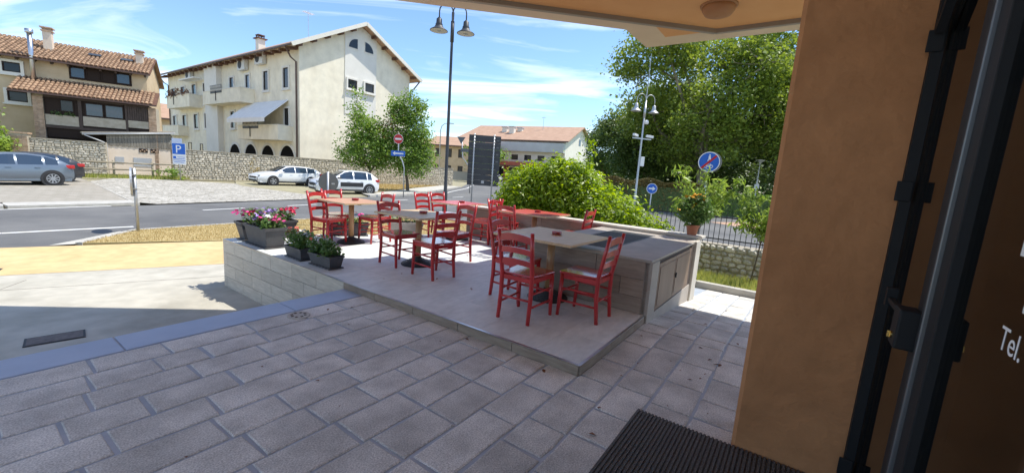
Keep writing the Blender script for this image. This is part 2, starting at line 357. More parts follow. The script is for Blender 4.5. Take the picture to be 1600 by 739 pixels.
def blades(name, pts, h, m, parent=None, wid=.008):
    pts = np.asarray(pts, float); n = len(pts); a = rng.uniform(0, 2*np.pi, n); hh = h*rng.uniform(.5, 1.2, n)
    d = np.stack([np.cos(a), np.sin(a), np.zeros(n)], 1)*wid; ln = rng.normal(size=(n, 3))*.35; ln[:, 2] = 1; ln *= hh[:, None]
    V = np.empty((n, 3, 3)); V[:, 0] = pts-d; V[:, 1] = pts+d; V[:, 2] = pts+ln
    me = bpy.data.meshes.new(name); me.vertices.add(3*n); me.vertices.foreach_set("co", V.ravel()); me.loops.add(3*n); me.loops.foreach_set("vertex_index", np.arange(3*n, dtype=np.int32))
    me.polygons.add(n); me.polygons.foreach_set("loop_start", np.arange(0, 3*n, 3, dtype=np.int32)); me.polygons.foreach_set("loop_total", np.full(n, 3, dtype=np.int32)); me.update(); me.validate(); me.materials.append(MT[m])
    o = link(name, me, parent); o["kind"] = "stuff"; return o
def inpoly(poly, n):
    P = np.array([p[:2] for p in poly]); lo = P.min(0); hi = P.max(0); out = []
    while len(out) < n:
        q = rng.uniform(lo, hi, size=(n*2, 2)); ins = np.zeros(len(q), bool); j = len(P)-1
        for i in range(len(P)):
            c = ((P[i, 1] > q[:, 1]) != (P[j, 1] > q[:, 1])) & (q[:, 0] < (P[j, 0]-P[i, 0])*(q[:, 1]-P[i, 1])/(P[j, 1]-P[i, 1]+1e-12)+P[i, 0]); ins ^= c; j = i
        out += q[ins].tolist()
    return np.array(out[:n])
def glyphs(body, size, ext):
    cu = bpy.data.curves.new('glyph', 'FONT'); cu.body = body; cu.size = size; cu.extrude = ext
    t = bpy.data.objects.new('glyph', cu); COL.objects.link(t); bpy.context.view_layer.update()
    me = bpy.data.meshes.new_from_object(t.evaluated_get(bpy.context.evaluated_depsgraph_get())); bpy.data.objects.remove(t)
    return me
def text(name, body, size, m, parent, M, ext=.0002):      # every character an object of its own
    for k, chx in enumerate(body):
        if chx == ' ': continue
        full = glyphs(body[:k+1], size, ext); me = glyphs(chx, size, ext)
        dx = max(v.co.x for v in full.vertices)-max(v.co.x for v in me.vertices)
        me.materials.clear(); me.materials.append(MT[m]); me.transform(M @ Matrix.Translation((dx, 0, 0))); link(name, me, parent)
# terrace frame: a runs along e1 (away, to the right), b along e2 (away, to the left)
TH = R(55.2); E1 = Vector((math.cos(TH), math.sin(TH), 0)); E2 = Vector((-math.sin(TH), math.cos(TH), 0)); A0 = Vector((.577, 2.928, 0))
def W(a, b, z=0): p = A0 + E1*a + E2*b; return Vector((p.x, p.y, z))
T = .085                      # terrace floor above the paving
G = -.65                      # street level
# ================================================================ ground and streets
struct('ground', [(-700, -300), (700, -300), (700, 900), (-700, 900)], G-.10, 'earth')
road_poly = [(-26, -9), (-20.5, 1.5), (-15.25, 12.0), (-13.9, 14.6), (-12.3, 18.2), (-10.9, 21.5), (-9.3, 25.6), (-7.7, 30.2), (-6.9, 39), (-6.5, 49), (-8, 75), (-12, 140), (3, 140), (3.5, 80), (5, 50), (12, 44), (40, 58), (90, 80), (90, 55), (44, 38), (18, 22),
             (10, 9.5), (5.5, 9.6), (0.2, 13.3), (-1, 16), (-3.2, 17.6), (-6.2, 15.6), (-7.6, 14.2), (-9.6, 10.2), (-9.2, 8.7), (-9.5, 7.9), (-13.8, 4.6), (-21.8, -3.1), (-22, -9)]
struct('road', road_poly, G, 'asphalt')
struct('driveway', [(-24, -9), (-21, -3.7), (-13.1, 3.7), (-9.0, 7.0), (-6.4, 8.85), (-2.0, 11.7), (0, 11), (3, 4), (2, -9)], G-.06, 'concrete')
_f, _n = G+.006, G-.056
for _i, (_p, _q) in enumerate(zip([(-22, -3.2), (-14, 4.5), (-9.95, 7.74), (-7.08, 9.79), (-2.9, 12.6)], [(-20, -4.2), (-12.2, 3.0), (-8.16, 6.32), (-5.76, 7.94), (-1.6, 10.75)])):
    if _i == 0: cp_ = MB(); _pv = None
    if _pv: cp_.add([(*_pv[0], _f), (*_pv[1], _n), (*_q, _n), (*_p, _f)], [(0, 1, 2, 3)])
    _pv = (_p, _q)
cp_.build('cycle_path', 'yellow')['kind'] = 'structure'
mb = MB()
verge = [(-9.25, 8.55), (-9.72, 10.35), (-7.55, 14.15), (-6.2, 15.5), (-3.2, 17.45), (-1.1, 15.9), (.1, 13.2), (-2.7, 12.75), (-7.05, 9.85)]
mb.prism([(p[0], p[1]) for p in verge][::-1], G-.15, G+.016).build('grass_verge', 'dryground')["kind"] = "structure"
vp = inpoly(verge, 34000); blades('dry_grass', np.c_[vp, np.full(len(vp), G+.012)], .05, 'blade_dry', wid=.006)
tag(bpy.data.objects['dry_grass'], 'sunburnt yellow grass on the verge behind the terrace', 'grass')
vk = MB(); pts = [(-9.25, 8.55), (-9.72, 10.35), (-8.6, 12.3), (-7.55, 14.15), (-6.2, 15.5), (-3.2, 17.45), (-1.1, 15.9)]
for p, q in zip(pts, pts[1:]): vk.bar((p[0], p[1], G-.03), (q[0], q[1], G-.03), .12, .12)
vk.build('verge_kerb', 'kerbstone')["kind"] = "structure"
struct('concrete_apron', [(-9.5, 8.2), (-9.25, 8.45), (-9.62, 10.0), (-9.85, 10.1), (-9.62, 9.0)], G+.010, 'pathway')
for _a, _b in (((-7.6, 6.2), (-6.75, 4.1)), ((-10.5, 3.6), (-4.6, 7.5))): stripe0 = MB().bar((_a[0], _a[1], G-.0595), (_b[0], _b[1], G-.0595), .012, .004).build('expansion_joint', 'grout'); stripe0['kind'] = 'structure'
# parking beyond the road
struct('parking_bays', [(-27, 2), (-16.4, 13.0), (-14.9, 15.8), (-24.2, 23.2), (-28, 26), (-40, 20)], G+.012, 'bay')
cob = [(-14.75, 15.7), (-13.7, 15.6), (-11.0, 21.6), (-12.3, 24.4), (-18.4, 27.6), (-19.9, 29.2), (-23.9, 28.2), (-26, 26.5), (-24.1, 23.1)]
struct('cobbled_lot', cob, G+.016, 'cobble')
struct('far_parking', [(-12.3, 24.4), (-10.95, 21.6), (-9.35, 25.6), (-8.9, 28), (-13, 36), (-17.5, 37.5), (-22.5, 33), (-19.9, 29.2), (-18.4, 27.6)], G+.008, 'earth')
mk('bandstone', (.52, .50, .45), (.60, .58, .52), scale=3, rough=.85)
struct('stone_band', [(-14.8, 15.75), (-14.5, 15.55), (-23.8, 23.0), (-24.2, 23.3)], G+.021, 'bandstone')
fk = MB()
for p, q in zip([(-27.5, .5), (-21, 7), (-16.4, 12.9)], [(-21, 7), (-16.4, 12.9), (-14.9, 15.7)]): fk.bar((p[0]+.5, p[1]-.3, G+.03), (q[0]+.5, q[1]-.3, G+.03), 1.0, .10)
fk.build('far_kerb', 'kerbstone')["kind"] = "structure"
def stripe(name, pts, w, m='line', z=G+.006):
    b = MB()
    for p, q in zip(pts, pts[1:]): b.bar((p[0], p[1], z-.002), (q[0], q[1], z-.002), w, .004)
    b.build(name, m)["kind"] = "structure"
stripe('edge_line', [(-22, -2.2), (-14.6, 5.9), (-11.47, 9.0), (-10.2, 10.85)], .14)
stripe('far_edge_line', [(-21, 2.2), (-15.35, 11.9), (-14.2, 14.3)], .12)
for i in range(6): 
    y = 14.9+i*3.2; x = -11.4 + (y-14.9)*.42
    stripe('lane_dash', [(x, y), (x+.62, y+1.4)], .12)
stripe('give_way_line', [(-5.9, 31), (-6.0, 38), (-5.6, 48), (-6.6, 72)], .15)
struct('far_pavement', [(-9.2, 25.9), (-7.75, 30.4), (-7.0, 39), (-6.6, 49), (-8.6, 49), (-9.4, 39), (-9.6, 31), (-10.3, 27.5)], G+.10, 'pathway')
fp = MB(); ps = [(-9.2, 25.9), (-7.75, 30.4), (-7.0, 39), (-6.6, 49)]
for p, q in zip(ps, ps[1:]): fp.bar((p[0], p[1], G+.06), (q[0], q[1], G+.06), .16, .14)
fp.build('pavement_kerb', 'kerbstone')["kind"] = "structure"
tp = [(-10.3, 27.5), (-9.6, 31), (-9.4, 39), (-8.6, 49), (-9.5, 52), (-15, 44), (-13, 36), (-9.6, 29)]
struct('tree_plot', tp, G+.06, 'dryground')
tb = inpoly(tp, 5000); blades('plot_grass', np.c_[tb, np.full(len(tb), G+.06)], .13, 'blade_dry', wid=.02); tag(bpy.data.objects['plot_grass'], 'dry grass around the two street trees', 'grass')
# park on the right
struct('park_lawn', [(12, 44), (5.2, 50), (4, 80), (6, 160), (200, 160), (200, 128), (90, 80.5), (40, 58.5)], G+.05, 'lawn')
struct('park_path', [(22, 27), (27, 30.4), (46, 72), (40, 74)], G+.056, 'pathway')
struct('red_crossing', [(13, 22.5), (18.5, 25.2), (17.5, 28), (12, 25)], G+.009, 'roofplain')
struct('lawn_beside_road', [(18, 22), (44, 38), (90, 55), (90, 20), (30, 8), (13, 6)], G+.02, 'lawn')

# ================================================================ foreground paving, stone by stone
pav = MB()
SL = .10
def pz(a): return 0 if a < 1.6 else -SL*(a-1.6)
pav.sheet([(-5.5, 2.70, -.007), (-5.5, -4, -.007), (1.6, -4, -.007), (1.6, .02, -.007), (0.02, .02, -.007), (0.02, 2.70, -.007)])
pav.sheet([(1.6, -4, -.007), (6.4, -4, pz(6.4)-.007), (6.4, .3, pz(6.4)-.007), (1.6, .02, -.007)])
pav.sheet([(-5.5, 3.05, -.007), (-5.5, 2.7, -.007), (.02, 2.7, -.007), (.02, 3.05, -.007)])
pav.add([(-5.5, 3.05, -.007), (.02, 3.05, -.007), (.02, 3.05, -.8), (-5.5, 3.05, -.8)], [(0, 1, 2, 3)])
paving = pav.build('paving', 'mortar', None, loc=W(0, 0), rot=(0, 0, TH)); paving["kind"] = "structure"
def paver_mesh(L, Wd, seed):
    q = random.Random(seed); j = lambda: q.uniform(-.006, .006)
    o = [(-L/2+j(), -Wd/2+j()), (0+j(), -Wd/2+j()), (L/2+j(), -Wd/2+j()), (L/2+j(), Wd/2+j()), (0+j(), Wd/2+j()), (-L/2+j(), Wd/2+j())]
    vs = [(x, y, -.03) for x, y in o] + [(x, y, -.004) for x, y in o] + [(x*(1-.012/L), y*(1-.02/Wd), q.uniform(-.001, .0015)) for x, y in o]
    fs = [(k+i, k+(i+1) % 6, k+6+(i+1) % 6, k+6+i) for k in (0, 6) for i in range(6)] + [(12, 13, 14, 17), (14, 15, 16, 17)]
    return MB().add(vs, fs).mesh('paving_stone', 'paver')
PL = [.28, .34, .40, .45, .51, .58]; pmesh = {(i, k): paver_mesh(PL[i]-.019, .27-.017, i*10+k) for i in range(6) for k in range(3)}
def put_paver(a, b, L, i):
    o = link('paving_stone', pmesh[(i, random.randrange(3))], paving, (a, b, pz(a)), (random.uniform(-.004, .004), (math.atan(SL) if a > 1.6 else 0)+random.uniform(-.004, .004), random.choice((0, math.pi)) if a < 1.6 else 0))
    o.scale = (L/PL[i], 1, 1)
row = 0; b = 2.70-.135
while b > -3.1:
    segs = [(-3.9, 0.0)] if b > 0 else [(-3.9, 1.6), (1.6, 5.35)]
    if b < -1.75: segs = [(.25, 1.6), (1.6, 5.35)]
    elif b < -1.0: segs = [(-3.6, -.15), (.25, 1.6), (1.6, 5.35)]
    for a0, a1 in segs:
        a = a0
        if a0 < -3: a -= random.uniform(0, .5)
        while a < a1-.02:
            i = random.choice((0, 1, 1, 2, 2, 3, 3, 4, 5)) if a < 1.6 else random.choice((3, 4, 5)); L = PL[i]
            if a+L > a1-.15: L = a1-a; i = min(range(6), key=lambda k: abs(PL[k]-L))
            put_paver(a+L/2, b, L, i); a += L
    b -= .27; row += 1
a = -4.2
while a < -.02:
    L = min(random.choice((1.1, 1.25, .95)), -.005-a)
    MB().box(-L/2+.005, L/2-.005, -.17, .178, -.06, .002).build('border_slab', 'border', paving, bev=.006, loc=(a+L/2, 2.875, 0)); a += L
# round drain cover and the iron cover in the driveway
dc = thing('drain_cover', 'small round weathered drain cover set in the paving stones', 'drain cover', W(-.80, 2.56, .004), TH)
MB().lathe([(.10, -.004), (.10, .003), (.095, .005), (.0, .005)], 20).build('lid', 'kerbstone', dc)
for k in range(8):
    t = k*math.pi/4; MB().box(-.012, .012, -.012, .012, .0052, .0062).build('hole', 'soil', dc, loc=(.06*math.cos(t), .06*math.sin(t), 0))
ic = thing('iron_cover', 'rusty rectangular iron cover set in the shaded concrete driveway', 'manhole cover', (-5.06, 4.34, G-.058), R(47))
MB().box(-.235, .235, -.14, .14, 0, .006).build('frame', 'iron', ic)
MB().box(-.215, .215, -.12, .12, .006, .010).build('plate', 'grate', ic)
gg = thing('drain_grate', 'dark slotted drain grate at the yellow path', 'drain grate', (-8.62, 6.42, G-.045), R(37))
MB().box(-.22, .22, -.13, .13, 0, .004).build('frame', 'iron', gg)
for k in range(7): MB().box(-.2, .2, -.010, .010, .004, .01).build('bar', 'grate', gg, loc=(0, -.10+k*.034, 0))

# ================================================================ terrace
DEEP = G-.2
tpoly = [(0, 0), (4.1, 0), (4.1, 4.62), (1.0, 6.42), (0, 6.5)]
tm = MB().prism([(x+.0, y) for x, y in tpoly], DEEP, T-.012)
terrace = tm.build('terrace', 'grout', None, loc=W(0, 0), rot=(0, 0, TH)); terrace["kind"] = "structure"
def clip(poly, n, d):          # keep n.p <= d
    out = []
    for i, p in enumerate(poly):
        q = poly[(i+1) % len(poly)]; fp_ = n[0]*p[0]+n[1]*p[1]-d; fq = n[0]*q[0]+n[1]*q[1]-d
        if fp_ <= 0: out.append(p)
        if fp_*fq < 0: t = fp_/(fp_-fq); out.append((p[0]+(q[0]-p[0])*t, p[1]+(q[1]-p[1])*t))
    return out
ts = .60; a = -.08
while a < 4.1:
    b = -.2
    while b < 6.5:
        q = [(max(a+.0012, .008), max(b+.0012, .008)), (min(a+ts-.0012, 4.1), max(b+.0012, .008)), (min(a+ts-.0012, 4.1), b+ts-.0012), (max(a+.0012, .008), b+ts-.0012)]
        for i in range(2, 4):
            p, r_ = tpoly[i], tpoly[(i+1) % 5]; n_ = (r_[1]-p[1], -(r_[0]-p[0])); q = clip(q, n_, n_[0]*p[0]+n_[1]*p[1]-.004) if len(q) > 2 else q
        if len(q) > 2:
            cxm = sum(p[0] for p in q)/len(q); cym = sum(p[1] for p in q)/len(q)
            if cxm > 0:
                MB().prism([(p[0]-cxm, p[1]-cym) for p in q], -.01, 0).build('floor_tile', 'terrtile', terrace, loc=(cxm, cym, T))
        b += ts
    a += ts
# riser tiles of the front step and the tall left wall
def face_tiles(name, m, u0, u1, z0, z1, L, H, place, skipz=None, off=.5):
    r_ = 0; z = z1
    while z > z0+.01:
        zb = max(z-H, z0); u = u0 - (off*L if r_ % 2 else 0)
        while u < u1-.005:
            a_, b_ = max(u, u0), min(u+L, u1)
            if b_-a_ > .02: place(name, m, a_+.003, b_-.003, zb+.003, z-.003)
            u += L
        z = zb; r_ += 1
def front_tile(name, m, a_, b_, z0, z1): MB().box(0, .011, -(b_-a_)/2, (b_-a_)/2, -(z1-z0)/2, (z1-z0)/2).build(name, m, terrace, loc=(-.010, (a_+b_)/2, (z0+z1)/2))
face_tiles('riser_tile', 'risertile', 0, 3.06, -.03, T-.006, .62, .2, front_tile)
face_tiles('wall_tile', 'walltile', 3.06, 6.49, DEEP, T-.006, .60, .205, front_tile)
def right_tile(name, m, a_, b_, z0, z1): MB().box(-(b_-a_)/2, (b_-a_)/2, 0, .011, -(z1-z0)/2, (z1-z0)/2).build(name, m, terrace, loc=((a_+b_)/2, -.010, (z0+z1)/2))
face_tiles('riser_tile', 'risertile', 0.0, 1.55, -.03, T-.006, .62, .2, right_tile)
MB().box(-.014, .004, -.012, 6.5, T-.005, T+.0025).build('edge_trim', 'steel', terrace)
MB().box(.004, 1.55, -.014, .004, T-.005, T+.0025).build('edge_trim', 'steel', terrace)
# ---- parapet
par = thing('parapet', 'low parapet wall with pale stone cap along the back of the terrace', 'wall', W(4.0, 2.3, 0), TH)
PZ = .70
MB().box(-.09, .14, -2.30, 2.34, DEEP, PZ).build('core', 'capstone', par)
def par_tile(name, m, a_, b_, z0, z1): MB().box(0, .011, -(b_-a_)/2, (b_-a_)/2, -(z1-z0)/2, (z1-z0)/2).build(name, m, par, loc=(-.101, (a_+b_)/2, (z0+z1)/2))
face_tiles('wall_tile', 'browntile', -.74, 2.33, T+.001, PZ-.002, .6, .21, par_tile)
b = -2.36
while b < 2.35:
    L = min(.95, 2.37-b); MB().box(-.115, .16, b+.002, b+L-.002, PZ, PZ+.035).build('cap_slab', 'capstone', par, bev=.004); b += L
# ---- counter block with grille and cupboard
cn = thing('counter_block', 'low tiled counter block with metal grille on top and cupboard doors on its end', 'counter', W(1.55, 0, 0), TH)
CZ = .655
MB().box(.012, 2.33, .05, 1.52, T, CZ).build('core', 'grout', cn)
def cf(name, m, a_, b_, z0, z1): MB().box(0, .011, -(b_-a_)/2, (b_-a_)/2, -(z1-z0)/2, (z1-z0)/2).build(name, m, cn, loc=(0, (a_+b_)/2, (z0+z1)/2))
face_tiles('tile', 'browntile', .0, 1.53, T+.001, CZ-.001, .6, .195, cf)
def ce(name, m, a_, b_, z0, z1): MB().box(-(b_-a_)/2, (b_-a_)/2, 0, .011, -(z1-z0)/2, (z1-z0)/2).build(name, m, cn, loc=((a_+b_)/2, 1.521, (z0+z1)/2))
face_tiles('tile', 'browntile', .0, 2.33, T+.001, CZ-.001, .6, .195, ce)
# top: slabs round the grille opening
for (x0, x1, y0, y1) in ((-.012, .30, -.02, 1.54), (.302, 2.34, -.02, .56), (.302, 2.34, 1.23, 1.54), (2.10, 2.34, .562, 1.228)):
    MB().box(x0, x1, y0, y1, CZ, CZ+.028).build('top_slab', 'counterstone', cn, bev=.003)
MB().box(.302, 2.098, .562, 1.228, CZ-.06, CZ+.004).build('grille_tray', 'iron', cn)
gr = MB().box(.302, 2.098, .562, .585, CZ+.004, CZ+.03).box(.302, 2.098, 1.205, 1.228, CZ+.004, CZ+.03).build('grille_frame', 'grillebar', cn)
for k in range(26):
    x = .335+k*.0685; MB().box(-.011, .011, .585, 1.205, CZ+.006, CZ+.030).build('grille_bar', 'grillebar', gr, loc=(x, 0, 0))
for k in range(3): MB().box(.302, 2.098, -.006, .006, CZ+.008, CZ+.02).build('cross_bar', 'grillebar', gr, loc=(0, .72+k*.17, 0))
# cupboard end (faces the alley)
MB().box(0.0, .26, -.03, .05, -.03, CZ-.30).build('pilaster', 'counterstone', cn, bev=.003)
MB().box(0.0, .26, -.03, .05, CZ-.298, CZ-.001).build('pilaster', 'counterstone', cn, bev=.003)
MB().box(.28, 2.045, -.025, .05, -.42, .06).build('plinth', 'counterstone', cn, bev=.003)
MB().box(.261, 2.34, .0, .05, .06, CZ-.001).build('recess', 'darkwood', cn)
for i, (x0, x1) in enumerate(((.30, 1.02), (1.035, 1.86))):
    d_ = MB().box(x0, x1, -.022, -.001, .075, CZ-.045).build('cupboard_door', 'board', cn, bev=.002)
    MB().box(x0+.04, x1-.04, -.028, -.022, .12, CZ-.09).build('panel', 'board', d_)
    if i: MB().box(x0+.015, x0+.03, -.045, -.028, .33, .39).build('knob', 'iron', d_)
MB().box(1.88, 2.03, -.016, -.001, .062, CZ-.02).build('filler', 'darkwood', cn)
MB().box(2.05, 2.36, -.05, .05, -.42, CZ+.03).build('end_pier', 'capstone', cn, bev=.004)
# ================================================================ bank, kerb and railing on the right of the terrace
ak = thing('alley_kerb', 'pale stone kerb at the end of the sunlit alley paving', 'kerb', W(5.42, -1.3, pz(5.4)), TH)
for k in range(8): MB().box(-.07, .07, -.495, .495, -.12, .12).build('kerb_stone', 'kerbstone', ak, bev=.012, loc=(0, -3.0+k*1.0, 0))
bank = [W(5.48, -5.5), W(7.42, -5.5), W(7.42, 6.6), W(4.2, 6.6), W(4.2, 4.7), W(4.17, .4), W(5.48, .4)]
zb = [-.33, -.55, -.62, -.62, -.60, -.5, -.33]
MB().sheet([(p.x, p.y, z) for p, z in zip(bank, zb)]).build('grass_bank', 'earth')["kind"] = "structure"
gp = rng.uniform(0, 1, size=(9000, 2)); ga = 5.52+gp[:, 0]*1.85; gb = -3.5+gp[:, 1]*6.5
gz = -.36-(ga-5.5)*.11
blades('bank_grass', np.array([list(W(a_, b_, z_)) for a_, b_, z_ in zip(ga, gb, gz)]), .22, 'blade_green', wid=.008)
tag(bpy.data.objects['bank_grass'], 'rough green and straw grass on the bank below the railing', 'grass')
sw = thing('rubble_wall', 'low rubble stone wall under the black railing', 'stone wall', W(7.5, -.8, -.66), TH)
MB().box(.03, .35, -3.4, 3.4, 0, .86).build('core', 'stonemortar', sw)
def stone_mesh(seed):
    q = random.Random(seed); vs = []
    n = 7
    for ring, (f_, x) in enumerate(((.96, .05), (1.0, .0), (.62, -.05))):
        for k in range(n):
            t = 2*math.pi*k/n; r_ = f_*(1+q.uniform(-.16, .16)) if ring < 2 else f_*(1+q.uniform(-.1, .1)); ct, st = math.cos(t), math.sin(t); e = max(abs(ct), abs(st))**.55
            vs.append((x+q.uniform(-.008, .008), r_*ct/e*.5, r_*st/e*.5))
    fs = [(r*n+k, r*n+(k+1) % n, (r+1)*n+(k+1) % n, (r+1)*n+k) for r in range(2) for k in range(n)] + [tuple(range(2*n, 3*n))]
    return MB().add(vs, [f[::-1] for f in fs]).mesh('wall_stone', 'stonepart')
smesh = [stone_mesh(s_) for s_ in range(8)]
z = .07
while z < .86:
    h = random.uniform(.09, .15); y = -1.9
    while y < 2.4:
        wd = random.uniform(.11, .24)
        if y < 2.4: link('wall_stone', random.choice(smesh), sw, (.03, y+wd/2, z+h/2-.05), (random.uniform(-.25, .25), 0, 0), (1, wd*.97, h*1.02*random.uniform(.85, 1.05)))
        y += wd
    z += h
rl = thing('railing', 'black iron bar railing on top of the rubble wall', 'railing', W(7.66, -.8, .20), TH)
MB().box(-.012, .012, -3.4, 7.2, .60, .625).build('rail', 'iron', rl); MB().box(-.012, .012, -3.4, 7.2, .10, .125).build('rail', 'iron', rl)
bm_ = MB().tube([(0, 0, -.02), (0, 0, .70), (0, 0, .74)], [.008, .008, .002], 6).mesh('bar', 'iron')
for k in range(96): link('bar', bm_, rl, (0, -3.35+k*.11, 0))
# ================================================================ the doorway building: pier, canopy, glazing, mat
pier = thing('stucco_pier', 'rough orange stucco wall pier beside the glass door', 'wall', W(-.15, -1.06, 0), TH)
pp = [(0.0, -.535), (.36, -.535), (.36, -.02), (.34, 0), (.02, 0), (0.0, -.02)]
def sub_wall():
    bmx = MB(); nz_ = 40; P = pp
    for i in range(nz_+1):
        z_ = -.02+3.95*i/nz_
        for x, y in P: bmx.v.append((x + random.uniform(-.0015, .0015), y, z_))
    n_ = len(P)
    for i in range(nz_):
        for k in range(n_): bmx.f.append((i*n_+k, i*n_+(k+1) % n_, (i+1)*n_+(k+1) % n_, (i+1)*n_+k))
    return bmx
sub_wall().build('stucco_face', 'stucco', pier)
# canopy
CB = 3.8
K1 = Vector((1.545, 6.813)); K2 = Vector((2.114, 7.605)); dF = (K1-Vector((-1.968, 6.278))).normalized(); e2v = Vector((E2.x, E2.y))
outer = [K1-dF*7.0, K1, K2, K2-e2v*9.5]
iK = Vector((2.857, 6.632)); inner = [iK-dF*8.2, iK, iK-e2v*8.6]
canopy = thing('canopy', 'wide porch canopy with cream fascia and orange soffit overhead', 'canopy', (0, 0, 0))
poly = [tuple(p) for p in outer] + [(6.5, -.9), (-4.6, -1.3)]  # unseen left and rear edges cut short so skylight brightens the shade
MB().prism(poly[::-1], CB+.14, CB+.55).build('roof_slab', 'fascia', canopy)
ring = [tuple(outer[0]), tuple(outer[1]), tuple(outer[2]), tuple(outer[3]), tuple(inner[2]), tuple(inner[1]), tuple(inner[0])]
MB().prism(ring[::-1], CB, CB+.139).build('fascia_band', 'fascia', canopy)
sof = [tuple(inner[0]+Vector((0, -.02))), tuple(iK+Vector((-.02, -.02))), tuple(inner[2]+Vector((-.02, 0))), (6.5, -.9), (-4.6, -1.3)]
MB().prism(sof[::-1], CB+.03, CB+.138).build('soffit', 'soffit', canopy)
pr = MB()
for p, q in ((inner[0], iK), (iK, inner[2])): pr.bar((p.x, p.y, CB+.0), (q.x, q.y, CB+.0), .07, .06)
pr.build('profile', 'profile', canopy)
MB().prism([(1.95, 6.60), (2.69, 6.69), (2.23, 7.0)], CB-.006, CB+.002).build('inset_panel', 'soffit', canopy)
cl = thing('ceiling_light', 'round domed light under the orange canopy soffit', 'ceiling light', (2.50, 5.80, CB+.03))
MB().lathe([(.0, -.14), (.10, -.135), (.165, -.11), (.20, -.06), (.205, 0)], 28).build('dome', 'lampdome', cl, smooth=True)
MB().lathe([(.225, -.018), (.23, -.01), (.23, 0)], 28).build('collar', 'lampdome', cl, smooth=True)
# glazing along the passage on the right
dr = thing('glass_shopfront', 'dark framed glass door and sidelight with white lettering, at the right edge', 'glass door', W(-.15, -1.6, 0), TH)
# local: x = a+.15 (towards the pier at 0), y = b+1.6 ; passage side is y>0
MB().box(-.04, -.001, .005, .045, 0, 2.72).build('jamb', 'darkmetal', dr)
for z_ in (.10, 1.48, 2.12): MB().box(-.05, -.04, .010, .065, z_, z_+.09).build('bracket', 'darkmetal', dr, bev=.003)
MB().bar((-.06, .035, 2.2), (-.52, .035, 2.62), .03, .03).build('closer_arm', 'darkmetal', dr)
MB().box(-2.9, -.0, -.03, .03, 2.72, 2.84).build('head_rail', 'darkmetal', dr)
MB().box(-2.9, -.0, -.16, .03, 2.84, 3.84).build('fascia_panel', 'stucco', dr)
for x0, x1, y0, y1, m_ in ((-.745, -.66, -.03, .028, 'darkmetal'), (-.80, -.748, -.03, .034, 'slatemetal'), (-.812, -.802, -.02, .041, 'edgemetal'), (-.905, -.815, -.03, .030, 'darkmetal')):
    MB().box(x0, x1, y0, y1, .0, 2.72).build('stile', m_, dr, bev=.003)
MB().box(-2.9, -.001, -.028, .028, 0, .07).build('bottom_rail', 'darkmetal', dr)
m, t_, b_ = nodes('clear_glass'); n_ = t_.nodes
tr_ = n_.new("ShaderNodeBsdfTransparent"); tr_.inputs[0].default_value = (.80, .82, .80, 1); gl = n_.new("ShaderNodeBsdfGlossy"); gl.inputs["Roughness"].default_value = .02; fr = n_.new("ShaderNodeFresnel"); fr.inputs[0].default_value = 1.5; mxs = n_.new("ShaderNodeMixShader")
t_.links.new(fr.outputs[0], mxs.inputs[0]); t_.links.new(tr_.outputs[0], mxs.inputs[1]); t_.links.new(gl.outputs[0], mxs.inputs[2]); t_.links.new(mxs.outputs[0], n_["Material Output"].inputs[0]); MT['clearglass'] = m
MB().box(-.66, -.002, -.006, .004, .07, 2.72).build('pane', 'clearglass', dr)
MB().box(-2.85, -.905, -.006, .004, .07, 2.72).build('pane', 'clearglass', dr)
lk = MB().box(-.75, -.655, .028, .085, .99, 1.125).build('lock_body', 'darkmetal', dr, bev=.006)
MB().box(-.66, -.40, .05, .072, 1.085, 1.105).build('latch', 'darkmetal', lk, bev=.003)
MB().box(-.43, -.40, .045, .078, 1.07, 1.14).build('latch_stop', 'darkmetal', lk)
MB().tube([(-.70, .085, 1.025), (-.70, .090, 1.025)], .012, 12).build('key_cylinder', 'brass', lk)
MB().box(-.702, -.698, .090, .098, 1.015, 1.037).build('key', 'brass', lk)
# lettering faces the passage (+y): text x runs towards -x local
def door_text(s_, x, z_, size):
    Mx = Matrix(((-1, 0, 0, x), (0, 0, 1, .0046), (0, 1, 0, z_), (0, 0, 0, 1))); text('letter', s_, size, 'letter', dr, Mx)
door_text('Tel. 0', -1.245, 1.18, .074); door_text('Lu', -1.31, 1.275, .066); door_text('E', -1.23, 1.385, .13)
room = thing('shop_interior', 'dim brown room behind the glass door', 'room', W(-.15, -1.6, 0), TH)
MB().box(-3.2, 1.2, -3.3, -3.2, 0, 3.8).build('wall', 'interior', room); MB().box(-3.2, 1.2, -3.2, -.17, -.05, .0).build('floor', 'interior', room); MB().box(-3.3, -3.2, -3.3, -.03, 0, 3.8).build('wall', 'interior', room); MB().box(.37, .47, -3.3, -.03, 0, 3.8).build('wall', 'interior', room)
MB().box(.0, .36, -.6, -.001, -.02, 3.83).build('return_wall', 'stucco', room); MB().box(-3.3, .5, -3.3, -.17, 3.78, 3.82).build('ceiling', 'interior', room)
mt = thing('door_mat', 'black ribbed rubber door mat on the paving by the door', 'door mat', W(-.16, -.51, .002), TH)
MB().box(-1.6, 0, -1.06, 0, 0, .007).build('backing', 'mat', mt, bev=.002)
rm = MB().box(-1.6, 0, -.0065, .0065, .007, .014).mesh('rib', 'mat')
for k in range(48): link('rib', rm, mt, (0, -.012-k*.0222, 0))

lp = []
for k in range(46):
    a_, b_ = random.uniform(-2.4, 3.5), random.uniform(-.9, 2.6)
    if a_ > 0 and b_ > -.05: b_ = random.uniform(-.9, -.1)
    lp.append(list(W(a_, b_, pz(a_)+.006)))
for k in range(30): lp.append(list(W(random.uniform(.1, 3.4), random.uniform(1.7, 6.0), T+.006)))
ll_ = leaves('fallen_leaves', np.array(lp), .032, 'leaf_rust', None, up=6, jit=.6); tag(ll_, 'a few dry fallen leaves on the paving and terrace', 'leaves')
